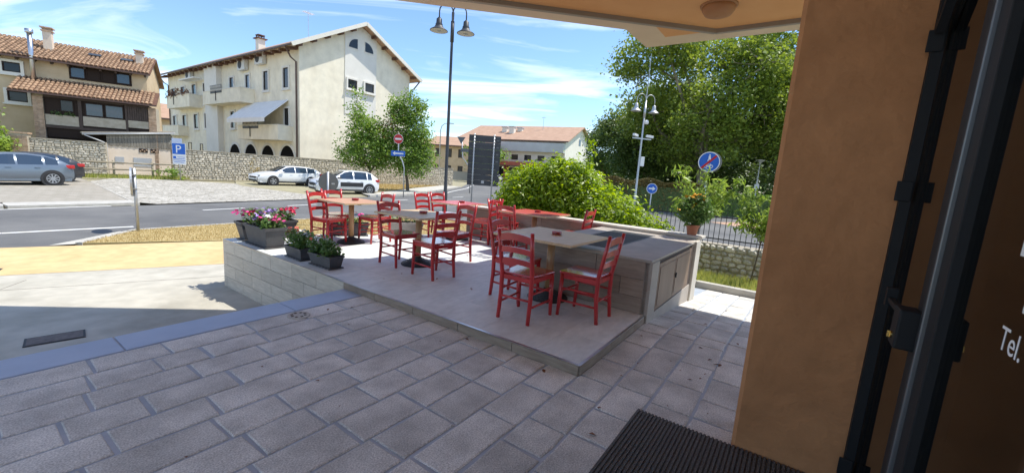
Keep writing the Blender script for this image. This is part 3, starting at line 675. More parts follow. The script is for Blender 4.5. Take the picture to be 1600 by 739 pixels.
# ================================================================ chairs
def make_chair():
    t = thing('chair', 'x', 'chair')
    sx = lambda z: -.19 - max(0, z-.45)*.195      # rear post leans back above the seat
    # seat: bevelled panel, wider in front, slightly dished edge
    sp = [(-.185, -.165), (-.10, -.18), (.19, -.212), (.222, -.195), (.228, 0), (.222, .195), (.19, .212), (-.10, .18), (-.185, .165)]
    MB().prism(sp, .440, .462).build('seat', 'seatpaint', t, bev=.008)
    for s in (-1, 1):
        MB().tube([(-.215, .168*s, 0), (-.19, .166*s, .25), (sx(.46), .166*s, .46), (sx(.68), .172*s, .68), (sx(.88), .180*s, .88)], [.019, .022, .0225, .021, .018], 8).build('leg', 'redpaint', t, smooth=True)
        MB().tube([(.205, .190*s, 0), (.192, .188*s, .2), (.185, .186*s, .445)], [.0175, .022, .0235], 8).build('leg', 'redpaint', t, smooth=True)
        for z in (.16, .29): MB().tube([(-.20, .167*s, z), (.195, .188*s, z)], .011, 6).build('stretcher', 'redpaint', t, smooth=True)
        MB().bar((-.18, .166*s, .415), (.185, .187*s, .415), .018, .045).build('apron', 'redpaint', t)
    MB().tube([(.195, -.188, .25), (.195, .188, .25)], .011, 6).build('stretcher', 'redpaint', t, smooth=True)
    MB().tube([(-.20, -.167, .225), (-.20, .167, .225)], .011, 6).build('stretcher', 'redpaint', t, smooth=True)
    MB().bar((.185, -.186, .415), (.185, .186, .415), .018, .045).build('apron', 'redpaint', t)
    MB().bar((-.185, -.166, .415), (-.185, .166, .415), .018, .045).build('apron', 'redpaint', t)
    for z, hgt in ((.80, .064), (.685, .052), (.575, .052)):       # curved back slats, arched on top
        b = MB(); n = 8; vs = []; fs = []
        for i in range(n+1):
            y = -.172+.344*i/n; c = 1-(y/.172)**2; x = sx(z)-.022*c
            arch = (.026 if z > .75 else .016)*c
            for dx in (-.009, .009): vs += [(x+dx, y, z-hgt/2+arch), (x+dx, y, z+hgt/2+arch)]
        for i in range(n):
            k = i*4; fs += [(k, k+1, k+5, k+4), (k+2, k+6, k+7, k+3), (k+1, k+3, k+7, k+5), (k, k+4, k+6, k+2)]
        fs += [(0, 2, 3, 1), (n*4, n*4+1, n*4+3, n*4+2)]
        b.add(vs, fs).build('back_slat', 'redpaint', t, smooth=False)
    return t
chairs = [
 (0.60, .91, 3, 'red wooden chair nearest the camera, its back towards us, at the front table'),
 (1.06, 1.36, 268, 'red chair half hidden behind the nearest chair, on the left side of the front table'),
 (1.07, .48, 90, 'red chair on the right of the front table, against the tiled counter'),
 (1.08, 3.41, 267, 'red chair on the left side of the middle wooden table, seat turned right'),
 (1.00, 2.61, 82, 'red chair on the right side of the middle wooden table, nearest of its set'),
 (1.80, 3.02, 180, 'red chair on the far side of the middle wooden table, mostly hidden'),
 (3.10, 4.93, 268, 'red chair left of the rear table by the lamp post, the nearer of the pair'),
 (3.62, 5.02, 265, 'bright red chair left of the rear table, the farther of the pair'),
 (1.08, 5.22, 283, 'red chair at the leftmost table beside the planters, in shade'),
 (1.50, 5.62, 262, 'bright sunlit red chair behind the leftmost table, farthest left'),
 (1.86, 5.02, 178, 'red chair on the right side of the leftmost table'),
 (3.52, 3.82, 95, 'sunlit red chair on the right side of the rear table by the lamp post'),
 (3.60, 3.42, 268, 'sunlit red chair on the left of the red table beside the parapet'),
 (3.02, 2.80, 2, 'red chair in front of the red table beside the parapet, back to us'),
 (3.62, 1.92, 92, 'sunlit red chair on the right of the red table, in front of the laurel bush')]
proto = make_chair()
for i, (a, b, d, lab) in enumerate(chairs):
    o = proto if i == 0 else copy_tree(proto)
    o.location = W(a, b, T); o.rotation_euler = (0, 0, TH+R(d)); tag(o, lab, 'chair', 'red wooden chairs on the terrace')
# ================================================================ tables
def make_table(lab, a, b, la, lb, m, rz=0):
    t = thing('table', lab, 'table', W(a, b, T), TH+R(rz), 'cafe tables on the terrace')
    MB().box(-la/2, la/2, -lb/2, lb/2, .712, .738).build('tabletop', m, t, bev=.006)
    ed = MB()
    for x0, x1, y0, y1 in ((-la/2-.003, la/2+.003, -lb/2-.004, -lb/2), (-la/2-.003, la/2+.003, lb/2, lb/2+.004), (-la/2-.004, -la/2, -lb/2, lb/2), (la/2, la/2+.004, -lb/2, lb/2)): ed.box(x0, x1, y0, y1, .712, .735)
    ed.build('edge_band', 'tablewood', t)
    MB().bar((-.25, 0, .70), (.25, 0, .70), .05, .022).bar((0, -.25, .689), (0, .25, .689), .05, .022).build('spider', 'castiron', t)
    MB().tube([(0, 0, .09), (0, 0, .69)], .045, 20).build('column', 'legwood', t, smooth=True)
    prof = [(.235, 0), (.235, .012)]; 
    for k in range(7): r_ = .225-.026*k; prof += [(r_, .016+.0115*k), (r_-.004, .027+.0115*k), (r_-.016, .026+.0115*k)]
    prof += [(.05, .105), (.05, .12)]
    MB().lathe(prof, 36).build('base', 'castiron', t)
    return t
tables = [('beige wooden table nearest the camera with a red ashtray', 1.32, 1.06, .95, .95, 'tablewood'), ('wooden table in the middle of the terrace with a red ashtray', 1.27, 3.22, .82, .92, 'tablewood'),
          ('reddish wooden table beside the planters, leftmost', 1.46, 5.14, .82, .90, 'rosewood'), ('red topped table at the rear below the dark sign board', 3.38, 4.40, .80, .80, 'redtop'), ('red topped table beside the parapet and laurel bush', 3.42, 2.62, .86, .95, 'redtop')]
ash_lab = ['round red ashtray on the nearest wooden table', 'round red ashtray on the middle wooden table', 'small red ashtray on the leftmost table', 'small red ashtray on the rear red table', 'small red ashtray on the red table by the parapet']
for (lab, a, b, la, lb, m), al in zip(tables, ash_lab):
    make_table(lab, a, b, la, lb, m)
    k = thing('ashtray', al, 'ashtray', W(a+.06, b-.02, T+.7385), 0, 'ashtrays on the tables')
    MB().lathe([(.052, 0), (.056, .008), (.058, .034), (.050, .036), (.046, .014), (.0, .012)], 20).build('bowl', 'ashtray', k, smooth=True)
    MB().lathe([(.0585, .030), (.060, .032), (.060, .037), (.055, .038)], 20).build('rim', 'redpaint', k)
# ================================================================ planters
def flower_mesh(m, r_=.028):
    b = MB(); n = 5
    for k in range(n):
        t = 2*math.pi*k/n; c, s = math.cos(t), math.sin(t); p, q = -s, c
        b.add([(0, 0, 0), (c*r_*.6+p*r_*.45, s*r_*.6+q*r_*.45, r_*.25), (c*r_*1.1, s*r_*1.1, r_*.12), (c*r_*.6-p*r_*.45, s*r_*.6-q*r_*.45, r_*.25)], [(0, 3, 2, 1)])
    return b.mesh('blossom', m)
FM = {k: flower_mesh('petal_'+k) for k in ('pink', 'red', 'lilac', 'white', 'coral', 'yellow')}
def planter(lab, plab, a, b, rz, L, Wd, H, m, groups, nl, lh, z=T, leaf=.055):
    t = thing('planter', lab, 'planter', W(a, b, z), TH+R(rz), 'planters on the terrace edge')
    def ring(l, w_, z_): return [(-l/2, -w_/2, z_), (l/2, -w_/2, z_), (l/2, w_/2, z_), (-l/2, w_/2, z_)]
    tr = MB().box(-L*.47, L*.47, -Wd*.48, Wd*.48, 0, .018); tr.build('saucer', m, t, bev=.004)
    b_ = MB(); lv = [(L*.84, Wd*.74, .018), (L*.96, Wd*.92, H*.86), (L, Wd, H*.865), (L, Wd, H), (L-.03, Wd-.03, H), (L-.035, Wd-.035, H*.86)]
    vs = sum([ring(*q) for q in lv], []); fs = [(3, 2, 1, 0)]
    for i in range(len(lv)-1):
        for k in range(4): fs.append((i*4+k, i*4+(k+1) % 4, i*4+4+(k+1) % 4, i*4+4+k))
    b_.add(vs, fs).build('box', m, t, bev=.004)
    MB().box(-L/2+.019, L/2-.019, -Wd/2+.019, Wd/2-.019, H*.80, H*.88).build('soil', 'soil', t)
    pl = thing('flowering_plant', plab, 'flowers', W(a, b, z+H*.88), TH+R(rz), 'flowers in the planters')
    cs = np.c_[rng.uniform(-L*.42, L*.42, nl//14), rng.uniform(-Wd*.40, Wd*.40, nl//14), rng.uniform(.02, lh, nl//14)]
    leaves('foliage', clump(cs, .06, 14), leaf, 'leaf_flower', pl, up=.6)
    for k in range(max(5, nl//90)):
        x, y = random.uniform(-L*.35, L*.35), random.uniform(-Wd*.25, Wd*.25); MB().tube([(x, y, -.02), (x*1.1, y*1.2, lh)], [.005, .003], 5).build('stem', 'leaf_flower', pl)
    for col, n, (x0, x1), (z0, z1) in groups:
        for k in range(n):
            link('blossom', FM[col], pl, (random.uniform(x0, x1)*L, random.uniform(-.48, .48)*Wd, random.uniform(z0, z1)*lh), (random.uniform(-.8, .8), random.uniform(-.8, .8), random.uniform(0, 6)), [random.uniform(.9, 1.5)]*3)
    return t
planter('large dark planter box at the left end of the terrace edge, in front', 'pink, red and lilac flowers in the large front planter', .27, 5.62, 90, .74, .34, .32, 'planter', [('pink', 26, (-.5, -.05), (.6, 1.15)), ('lilac', 22, (-.2, .3), (.7, 1.3)), ('red', 16, (.15, .5), (.6, 1.2)), ('white', 6, (-.3, .3), (.5, 1))], 900, .20)
planter('dark planter box at the far corner behind the large one', 'crimson, pink and lilac flowers in the far corner planter', 0.56, 6.21, -4, .90, .32, .31, 'planter', [('red', 26, (.25, .5), (.8, 1.3)), ('lilac', 16, (-.15, .2), (.8, 1.25)), ('pink', 20, (-.5, -.2), (.7, 1.2))], 800, .20)
planter('small dark planter with white and coral flowers, next to the large ones', 'white and coral flowers in the small planter beside the large ones', .22, 4.50, 88, .50, .22, .17, 'planter', [('white', 14, (-.4, .4), (.7, 1.15)), ('coral', 7, (.15, .5), (.9, 1.25))], 620, .21)
planter('small dark planter at the right end of the planter row', 'low white and coral flowers in the rightmost small planter', .24, 3.86, 91, .52, .22, .17, 'planter', [('white', 12, (-.4, .4), (.7, 1.1)), ('coral', 3, (.2, .5), (.9, 1.2))], 620, .19)
planter('dark planter behind the leftmost table on the back edge', 'sparse purple flowers in the planter behind the leftmost table', 1.85, 5.82, -30, .75, .28, .24, 'planter', [('pink', 6, (-.5, .5), (.8, 1.3)), ('white', 7, (-.4, .4), (.8, 1.3))], 260, .18)
planter('pale grey planter on the back edge behind the middle table', 'sparse yellow flowers in the pale grey planter', 2.75, 5.25, -30, .70, .30, .28, 'greyplanter', [('yellow', 4, (-.5, .5), (.6, 1.1))], 200, .14)
# flower pot on the parapet
fpot = thing('flower_pot', 'terracotta pot standing on the right end of the parapet', 'flower pot', W(4.0, .12, PZ+.035), 0)
MB().lathe([(.062, 0), (.066, .004), (.088, .12), (.096, .12), (.098, .155), (.088, .156), (.084, .13), (.0, .13)], 28).build('pot', 'terracotta', fpot, smooth=False)
MB().lathe([(.083, .131), (.0, .136)], 20).build('soil', 'soil', fpot)
chs = thing('potted_chrysanthemum', 'bushy potted plant with orange yellow flowers on the parapet', 'flowers', W(4.0, .12, PZ+.165), 0)
sp = rng.normal(size=(150, 3)); sp /= np.linalg.norm(sp, axis=1)[:, None]; sp = sp*np.array([.25, .25, .25])*rng.uniform(.5, 1, (150, 1))+np.array([0, 0, .25])
leaves('foliage', clump(sp, .05, 14), .05, 'leaf_flower', chs, up=.4)
for k in range(7): MB().tube([(0, 0, -.03), (random.uniform(-.05, .05), random.uniform(-.05, .05), .12), (random.uniform(-.15, .15), random.uniform(-.15, .15), .36)], [.006, .005, .003], 5).build('stem', 'leaf_flower', chs)
for k in range(26):
    v = Vector((random.gauss(0, 1), random.gauss(0, 1), random.gauss(.5, .8))).normalized(); up = random.random() < .7
    p = (v.x*.15, v.y*.15, .44+v.z*.05) if up else (v.x*.23, v.y*.23, .22+v.z*.12)
    link('blossom', FM['yellow'], chs, p, (random.uniform(-.7, .7), random.uniform(-.7, .7), 0), [random.uniform(1, 1.5)]*3)
# ================================================================ laurel bush and saplings
def lau():
    t = thing('laurel_bush', 'big glossy bright green laurel bush behind the parapet', 'bush', W(5.45, 2.62, -.6), TH)
    lobes = [(0, 1.35, 1.45, .75, .95, .85), (.1, .45, 1.55, .8, .9, .9), (.0, -.45, 1.15, .75, .9, .75), (-.05, -1.25, .85, .6, .75, .65), (0, .9, .7, .85, 1.2, .75), (0, -.5, .5, .75, 1.3, .6), (.1, 1.75, 1.0, .6, .55, .8), (0, .7, 2.0, .6, .8, .45), (-.1, 1.3, 1.2, .8, .7, .9)]
    P = []; O = []
    for (x, y, z, rx, ry, rz) in lobes:
        n = int(4600*rx*ry*rz/.5)+900; v = rng.normal(size=(n, 3)); v /= np.linalg.norm(v, axis=1)[:, None]
        rad = rng.uniform(.35, 1.0, (n, 1))**.45*(1+.10*rng.normal(size=(n, 1)))
        P.append(v*rad*np.array([rx, ry, rz])+np.array([x, y, z])); O.append(v*.9)
    P = np.vstack(P); O = np.vstack(O); k = P[:, 2] > .1
    leaves('foliage', P[k], .105, 'leaf_laurel', t, up=.35, out=O[k], aspect=.42)
    # upright young shoots with leaves up their length
    S_ = []
    for i in range(34):
        l = lobes[random.randrange(len(lobes))]; a_ = random.uniform(0, 6.28); r_ = random.uniform(0, .85)
        bx, by = l[0]+math.cos(a_)*l[3]*r_, l[1]+math.sin(a_)*l[4]*r_; bz = l[2]+l[5]*math.sqrt(1-r_*r_)*.92; hh = random.uniform(.08, .26)
        for q in range(11): S_.append((bx+random.gauss(0, .035), by+random.gauss(0, .035), bz+hh*q/10))
    for q in range(60): S_.append((random.gauss(0, .06), -.02+random.gauss(0, .06), 2.2+random.random()*.7))
    leaves('young_shoots', np.array(S_), .105, 'leaf_laurel', t, up=.1, aspect=.42)
    for y in (-1.2, -.5, .2, .8, 1.5):
        MB().tube([(0, y, 0), (.05, y*1.02, .6), (0, y*1.05, 1.3)], [.035, .025, .012], 7).build('stem', 'bark', t)
lau()
def sapling(name, lab, base, h, lean, spread, n, droop=1.2):
    t = thing(name, lab, 'young tree', base, 0)
    top = Vector((lean[0], lean[1], h*.62)); MB().tube([(0, 0, 0), top*.5+Vector((.02, .01, 0)), top], [.018, .014, .010], 7).build('trunk', 'bark', t, smooth=True)
    tips = []
    for k in range(11):
        an = k*2.4; e = top + Vector((math.cos(an)*spread*random.uniform(.4, 1), math.sin(an)*spread*random.uniform(.4, 1), h*random.uniform(.02, .40)))
        mid = (top*.9+e)*.5+Vector((0, 0, .06)); MB().tube([top*random.uniform(.72, 1), mid, e], [.008, .006, .003], 5).build('branch', 'bark', t)
        for q in range(7): tips.append(top*.95+(e-top*.95)*(.25+.75*q/6)+Vector((random.gauss(0, .05), random.gauss(0, .05), -random.random()*.10)))
    leaves('foliage', clump(np.array([list(p) for p in tips]), .12, max(3, n//len(tips))), .13, 'leaf_peach', t, up=.2, aspect=.26, droop=droop)
sapling('peach_sapling', 'slender young peach tree with drooping leaves behind the flower pot', W(5.9, .42, -.42), 2.2, (.05, .05), .66, 1500)
sapling('young_shrub_tree', 'small leafy young tree at the edge of the orange pier', W(6.7, -.55, -.55), 2.0, (.1, -.05), .55, 1400)
# ================================================================ street furniture
def disc(name, r_, th, m, parent, M, n=28): return MB().lathe([(r_, 0), (r_, th)], n, M).build(name, m, parent)
def face_y(x, y, z, rz=0): # disc axis z -> faces -y, turned by rz about vertical
    return Matrix.Translation((x, y, z)) @ Matrix.Rotation(rz, 4, 'Z') @ Matrix.Rotation(R(90), 4, 'X')
def flat(mb_pts, parent, name, m, M, th=.002): return MB().prism(mb_pts, 0, th, M).build(name, m, parent)
# tall dark two-armed lamp
def lamp(lab, loc, H, m, arm, rz, head=1.0, extra=0):
    t = thing('street_lamp', lab, 'street lamp', loc, rz)
    MB().tube([(0, 0, 0), (0, 0, 1.1), (0, 0, 1.15), (0, 0, H*.62), (0, 0, H)], [.10, .095, .075, .06, .05], 14).build('post', m, t, smooth=True)
    MB().tube([(0, 0, H-1.15), (0, 0, H-.35)], .075, 12).build('collar', m, t, smooth=True)
    if extra: MB().tube([(0, 0, H), (0, 0, H+extra)], [.03, .015], 8).build('mast', m, t)
    for s in (-1, 1):
        pts = [(0.02*s, 0, H-.6), (.03*s, 0, H)]
        for k in range(9): a = math.pi*(1-k/8); pts.append((s*(arm/2+math.cos(a)*arm/2), 0, H+math.sin(a)*arm*.55))
        pts.append((s*arm, 0, H-.25)); ar = MB().tube(pts, .026, 8).build('arm', m, t, smooth=True)
        hz = H-.25
        prof = [(.05, 0), (.06, -.02), (.11, -.06), (.12, -.22), (.15, -.27), (.14, -.30), (.20, -.40), (.36, -.50), (.37, -.52), (.35, -.52)]
        hd = MB().lathe([(r_*head, z_*head) for r_, z_ in prof], 24, Matrix.Translation((s*arm, 0, hz))).build('lamp_head', m, t, smooth=True)
        MB().lathe([(.345*head, -.522*head), (.10*head, -.46*head)], 24, Matrix.Translation((s*arm, 0, hz))).build('reflector', 'lampinner', hd)
        MB().lathe([(.0, -.55*head), (.09*head, -.535*head), (.11*head, -.50*head)], 16, Matrix.Translation((s*arm, 0, hz))).build('bulb_cover', 'headlight', hd, smooth=True)
    return t
lamp('tall dark grey street lamp with two bell shaped heads', (-3.05, 18.0, G), 8.45, 'lamppaint', .55, R(8), 1.0)
l2 = lamp('silver street lamp with two bell heads and cameras before the big trees', (8.45, 29, G), 7.6, 'galv', .72, R(20), 1.0, 3.0)
cb = MB().box(-.75, .75, -.04, .04, 5.02, 5.10).build('camera_bar', 'galv', l2)
for x, r_ in ((-.6, .4), (.55, -.3)):
    MB().box(-.25, .25, -.09, .09, -.08, .08).build('security_camera', 'white', cb, bev=.02, loc=(x, -.1, 5.24), rot=(0, .1, r_))
MB().lathe([(.0, 6.02), (.12, 6.05), (.15, 6.16), (.10, 6.3), (.0, 6.3)], 14, Matrix.Translation((.16, -.1, 0))).build('dome_camera', 'white', l2, smooth=True)
MB().box(.05, .35, -.1, .12, 3.2, 3.85).build('control_box', 'white', l2, bev=.02)
# far curved street lamp
fl = thing('street_lamp', 'thin grey street lamp with a curved arm far down the street', 'street lamp', (-11.6, 62, G), 0)
MB().tube([(0, 0, 0), (0, 0, 7.6), (.15, 0, 8.2), (.6, 0, 8.6), (1.4, 0, 8.65)], [.09, .07, .06, .05, .05], 8).build('post', 'galv', fl, smooth=True)
MB().box(1.2, 1.9, -.12, .12, 8.6, 8.72).build('head', 'galv', fl)
# park lamp
plm = thing('park_lamp', 'pale park lamp post with a small notice, right of the round sign', 'street lamp', (22.0, 38.0, G), 0)
MB().tube([(0, 0, 0), (0, 0, 4.55)], [.07, .05], 10).build('post', 'white', plm, smooth=True)
MB().lathe([(.06, 4.5), (.12, 4.6), (.38, 4.78), (.38, 4.84), (.0, 4.88)], 18).build('lamp_head', 'white', plm); MB().box(-.25, .2, -.09, -.07, 2.25, 2.65).build('notice', 'white', plm)
# dark board seen from behind
bd = thing('sign_board', 'back of a large dark sign board on two grey posts', 'sign board', (-1.6, 20, G), R(3))
bw = 1.52; hs = [.26, .26, .27, .27, .33, .33, .33, .33]; z = 1.42
for h in hs:
    MB().box(-bw/2, bw/2, -.02, .0, z+.004, z+h-.004).build('panel', 'boardback', bd, bev=.004)
    MB().box(-bw/2, bw/2, -.035, -.02, z+h*.5-.012, z+h*.5+.012).build('channel', 'boardback', bd)
    z += h
for x in (-.50, .44):
    p_ = MB().tube([(x, -.07, 0), (x, -.07, 3.85)], .035, 10).build('post', 'galv', bd, smooth=True)
    for k in range(17): MB().box(x-.055, x+.055, -.115, -.036, 1.47+k*.145, 1.49+k*.145).build('clamp', 'galv', p_)
for k, zz_ in enumerate((3.6, 3.27, 2.94, 2.61)): MB().box(.56, .68, -.024, -.021, zz_-.04, zz_+.04).build('sticker', 'signback', bd)
MB().box(-.08, .06, -.0385, -.0355, 1.53, 1.66).build('sticker', 'alu', bd)
# parking sign
ps = thing('parking_sign', 'blue and white P parking sign on a post by the stone wall', 'road sign', (-23.6, 28.9, G), R(22))
MB().tube([(0, .04, 0), (0, .04, 2.55)], .04, 10).build('post', 'galv', ps, smooth=True)
MB().box(-.45, .45, -.01, .01, 1.17, 2.70).build('plate', 'white', ps)
MB().box(-.43, .43, -.014, -.0105, 1.90, 2.68).build('blue_field', 'signblue', ps)
Ms = Matrix(((1, 0, 0, -.24), (0, 0, -1, -.0145), (0, 1, 0, 2.0), (0, 0, 0, 1))); text('letter', 'P', .80, 'white', ps, Ms)
MB().box(-.40, -.20, -.014, -.0105, 1.60, 1.76).build('symbol', 'signblue', ps)
for k, (x0, x1) in enumerate(((-.12, .40), (-.40, .36), (-.40, .40), (-.34, .34))):
    zz_ = 1.70-k*.125; MB().box(x0, x1, -.0135, -.0105, zz_-.018, zz_+.018).build('text_line', 'signblue', ps)
ps.scale = (.85, .85, .95)
# edge-on round sign by the yellow path
es = thing('round_sign', 'round sign seen edge-on with grey post beside the yellow path', 'road sign', (-9.5, 10.22, G+.04), R(41))
MB().tube([(0, 0, 0), (0, 0, 1.56)], .035, 10).build('post', 'galv', es, smooth=True)
disc('plate', .34, .012, 'alu', es, Matrix.Translation((-.05, 0, 1.22)) @ Matrix.Rotation(R(-90), 4, 'Y')); disc('plate_cover', .33, .004, 'signback', es, Matrix.Translation((-.045, 0, 1.22)) @ Matrix.Rotation(R(90), 4, 'Y'))
MB().ring(.345, .355, -.02, .02, 28, Matrix.Translation((-.056, 0, 1.22)) @ Matrix.Rotation(R(90), 4, 'Y')).build('rim', 'galv', es)
for z_ in (1.05, 1.40): MB().box(-.05, .04, -.05, .05, z_-.015, z_+.015).build('clamp', 'galv', es)
# back of a round sign behind the left table
rb = thing('reversed_road_sign', 'dark grey back of a round sign in front of the white parked car', 'road sign', (-6.05, 13.3, G+.04), R(8))
MB().tube([(0, -.04, 0), (0, -.04, 1.72)], .035, 10).build('post', 'galv', rb, smooth=True); disc('plate', .31, .012, 'signback', rb, face_y(0, .012, 1.38))
MB().box(.10, .20, -.004, -.0005, 1.32, 1.37).build('sticker', 'alu', rb)
# no entry and one way
ne = thing('no_entry_sign', 'red no entry sign over a blue one way arrow on a bent post', 'road sign', (-7.75, 27, G+.06), R(-6))
MB().tube([(.42, .05, 0), (.42, .05, 1.9), (.30, .05, 2.3), (.06, .05, 2.75), (0, .05, 3.0), (0, .05, 4.05)], .035, 10).build('post', 'galv', ne, smooth=True)
disc('rim', .315, .010, 'white', ne, face_y(0, .01, 3.72)); disc('red_disc', .295, .004, 'signred', ne, face_y(0, -.0005, 3.72)); MB().box(-.21, .21, -.009, -.0048, 3.665, 3.775).build('bar', 'white', ne)
MB().box(-.47, .47, -.005, .01, 2.63, 2.97).build('arrow_plate', 'signblue', ne)
flat([(-.36, 0), (-.20, -.12), (-.20, -.045), (.36, -.045), (.36, .045), (-.20, .045), (-.20, .12)], ne, 'arrow', 'white', Matrix.Translation((0, -.0055, 2.80)) @ Matrix.Rotation(R(90), 4, 'X'))
# end of shared path sign
sg = thing('path_end_sign', 'round blue sign with pedestrian and bicycle crossed by a red bar', 'road sign', (5.72, 12.5, G), R(-17))
MB().tube([(0, .05, 0), (0, .05, 3.1)], .03, 10).build('post', 'galv', sg, smooth=True)
zc = 2.86
disc('rim', .30, .010, 'white', sg, face_y(0, .01, zc)); disc('blue_disc', .275, .003, 'signblue', sg, face_y(0, -.0005, zc))
disc('plate', .30, .012, 'signback', sg, face_y(.06, .11, zc)); MB().ring(.295, .305, 0, .014, 28, face_y(.06, .112, zc)).build('rim', 'galv', sg)
FX = Matrix.Translation((0, -.0037, zc)) @ Matrix.Rotation(R(90), 4, 'X')
wk = MB().lathe([(.024, 0), (.024, .0015)], 14, FX @ Matrix.Translation((.00, .20, 0))).prism([(-.03, .17), (.025, .17), (.035, .10), (.045, .03), (.02, .03), (.0, .085), (-.03, .02), (-.055, .03), (-.025, .10)], 0, .0015, FX)
wk.build('pedestrian', 'white', sg)
bk = MB()
for cx_ in (-.075, .075):
    bk.ring(.036, .05, 0, .0015, 18, FX @ Matrix.Translation((cx_, -.13, 0)))
for p, q in (((-.075, -.13), (-.03, -.07)), ((-.03, -.07), (.05, -.07)), ((.05, -.07), (0, -.13)), ((0, -.13), (-.075, -.13)), ((.075, -.13), (.045, -.05)), ((-.03, -.07), (-.04, -.05))):
    a_, b_ = FX @ Vector((p[0], p[1], .0008)), FX @ Vector((q[0], q[1], .0008)); bk.bar(a_, b_, .012, .0016, up=(0, 1, 0))
bk.build('bicycle', 'white', sg)
FX2 = FX @ Matrix.Translation((0, 0, .002)) @ Matrix.Rotation(R(45), 4, 'Z'); MB().box(-.272, .272, -.03, .03, 0, .002, FX2).build('red_bar', 'signred', sg)
# blue arrow sign
ba = thing('arrow_sign', 'small round blue sign with white arrow before the reddish hedge', 'road sign', (7.25, 22, G), R(-8))
MB().tube([(0, .04, 0), (0, .04, 1.95)], .03, 8).build('post', 'galv', ba, smooth=True); disc('rim', .275, .01, 'white', ba, face_y(0, .01, 1.82)); disc('blue_disc', .25, .003, 'signblue', ba, face_y(0, -.0005, 1.82))
flat([(-.17, -.04), (.03, -.04), (.03, -.12), (.18, 0), (.03, .12), (.03, .04), (-.17, .04)], ba, 'arrow', 'white', Matrix.Translation((0, -.0037, 1.82)) @ Matrix.Rotation(R(90), 4, 'X'))
# far junction sign on bent post, small far signs
bs = thing('junction_sign', 'dark sign back on a bent grey post left of the sign board', 'road sign', (-4.45, 38, G), R(12))
MB().tube([(.25, 0, 0), (.25, 0, 2.2), (-.55, 0, 3.2), (-.7, 0, 5.0)], .05, 8).build('post', 'galv', bs, smooth=True); flat([(-.38, 0), (0, -.62), (.38, 0)][::-1], bs, 'plate', 'signback', Matrix.Translation((-.75, -.06, 5.0)) @ Matrix.Rotation(R(90), 4, 'X'), .012); MB().box(-.75, -.05, -.06, -.05, 3.7, 4.0).build('plate', 'signback', bs)
cbx = thing('utility_cabinet', 'grey utility cabinet at the left end of the laurel bush', 'cabinet', (.30, 14.8, G), R(12))
MB().box(-.2, .2, -.16, .16, 0, 1.62).build('body', 'alu', cbx, bev=.03); MB().box(-.15, .15, -.168, -.16, .25, 1.45).build('door', 'alu', cbx, bev=.004)
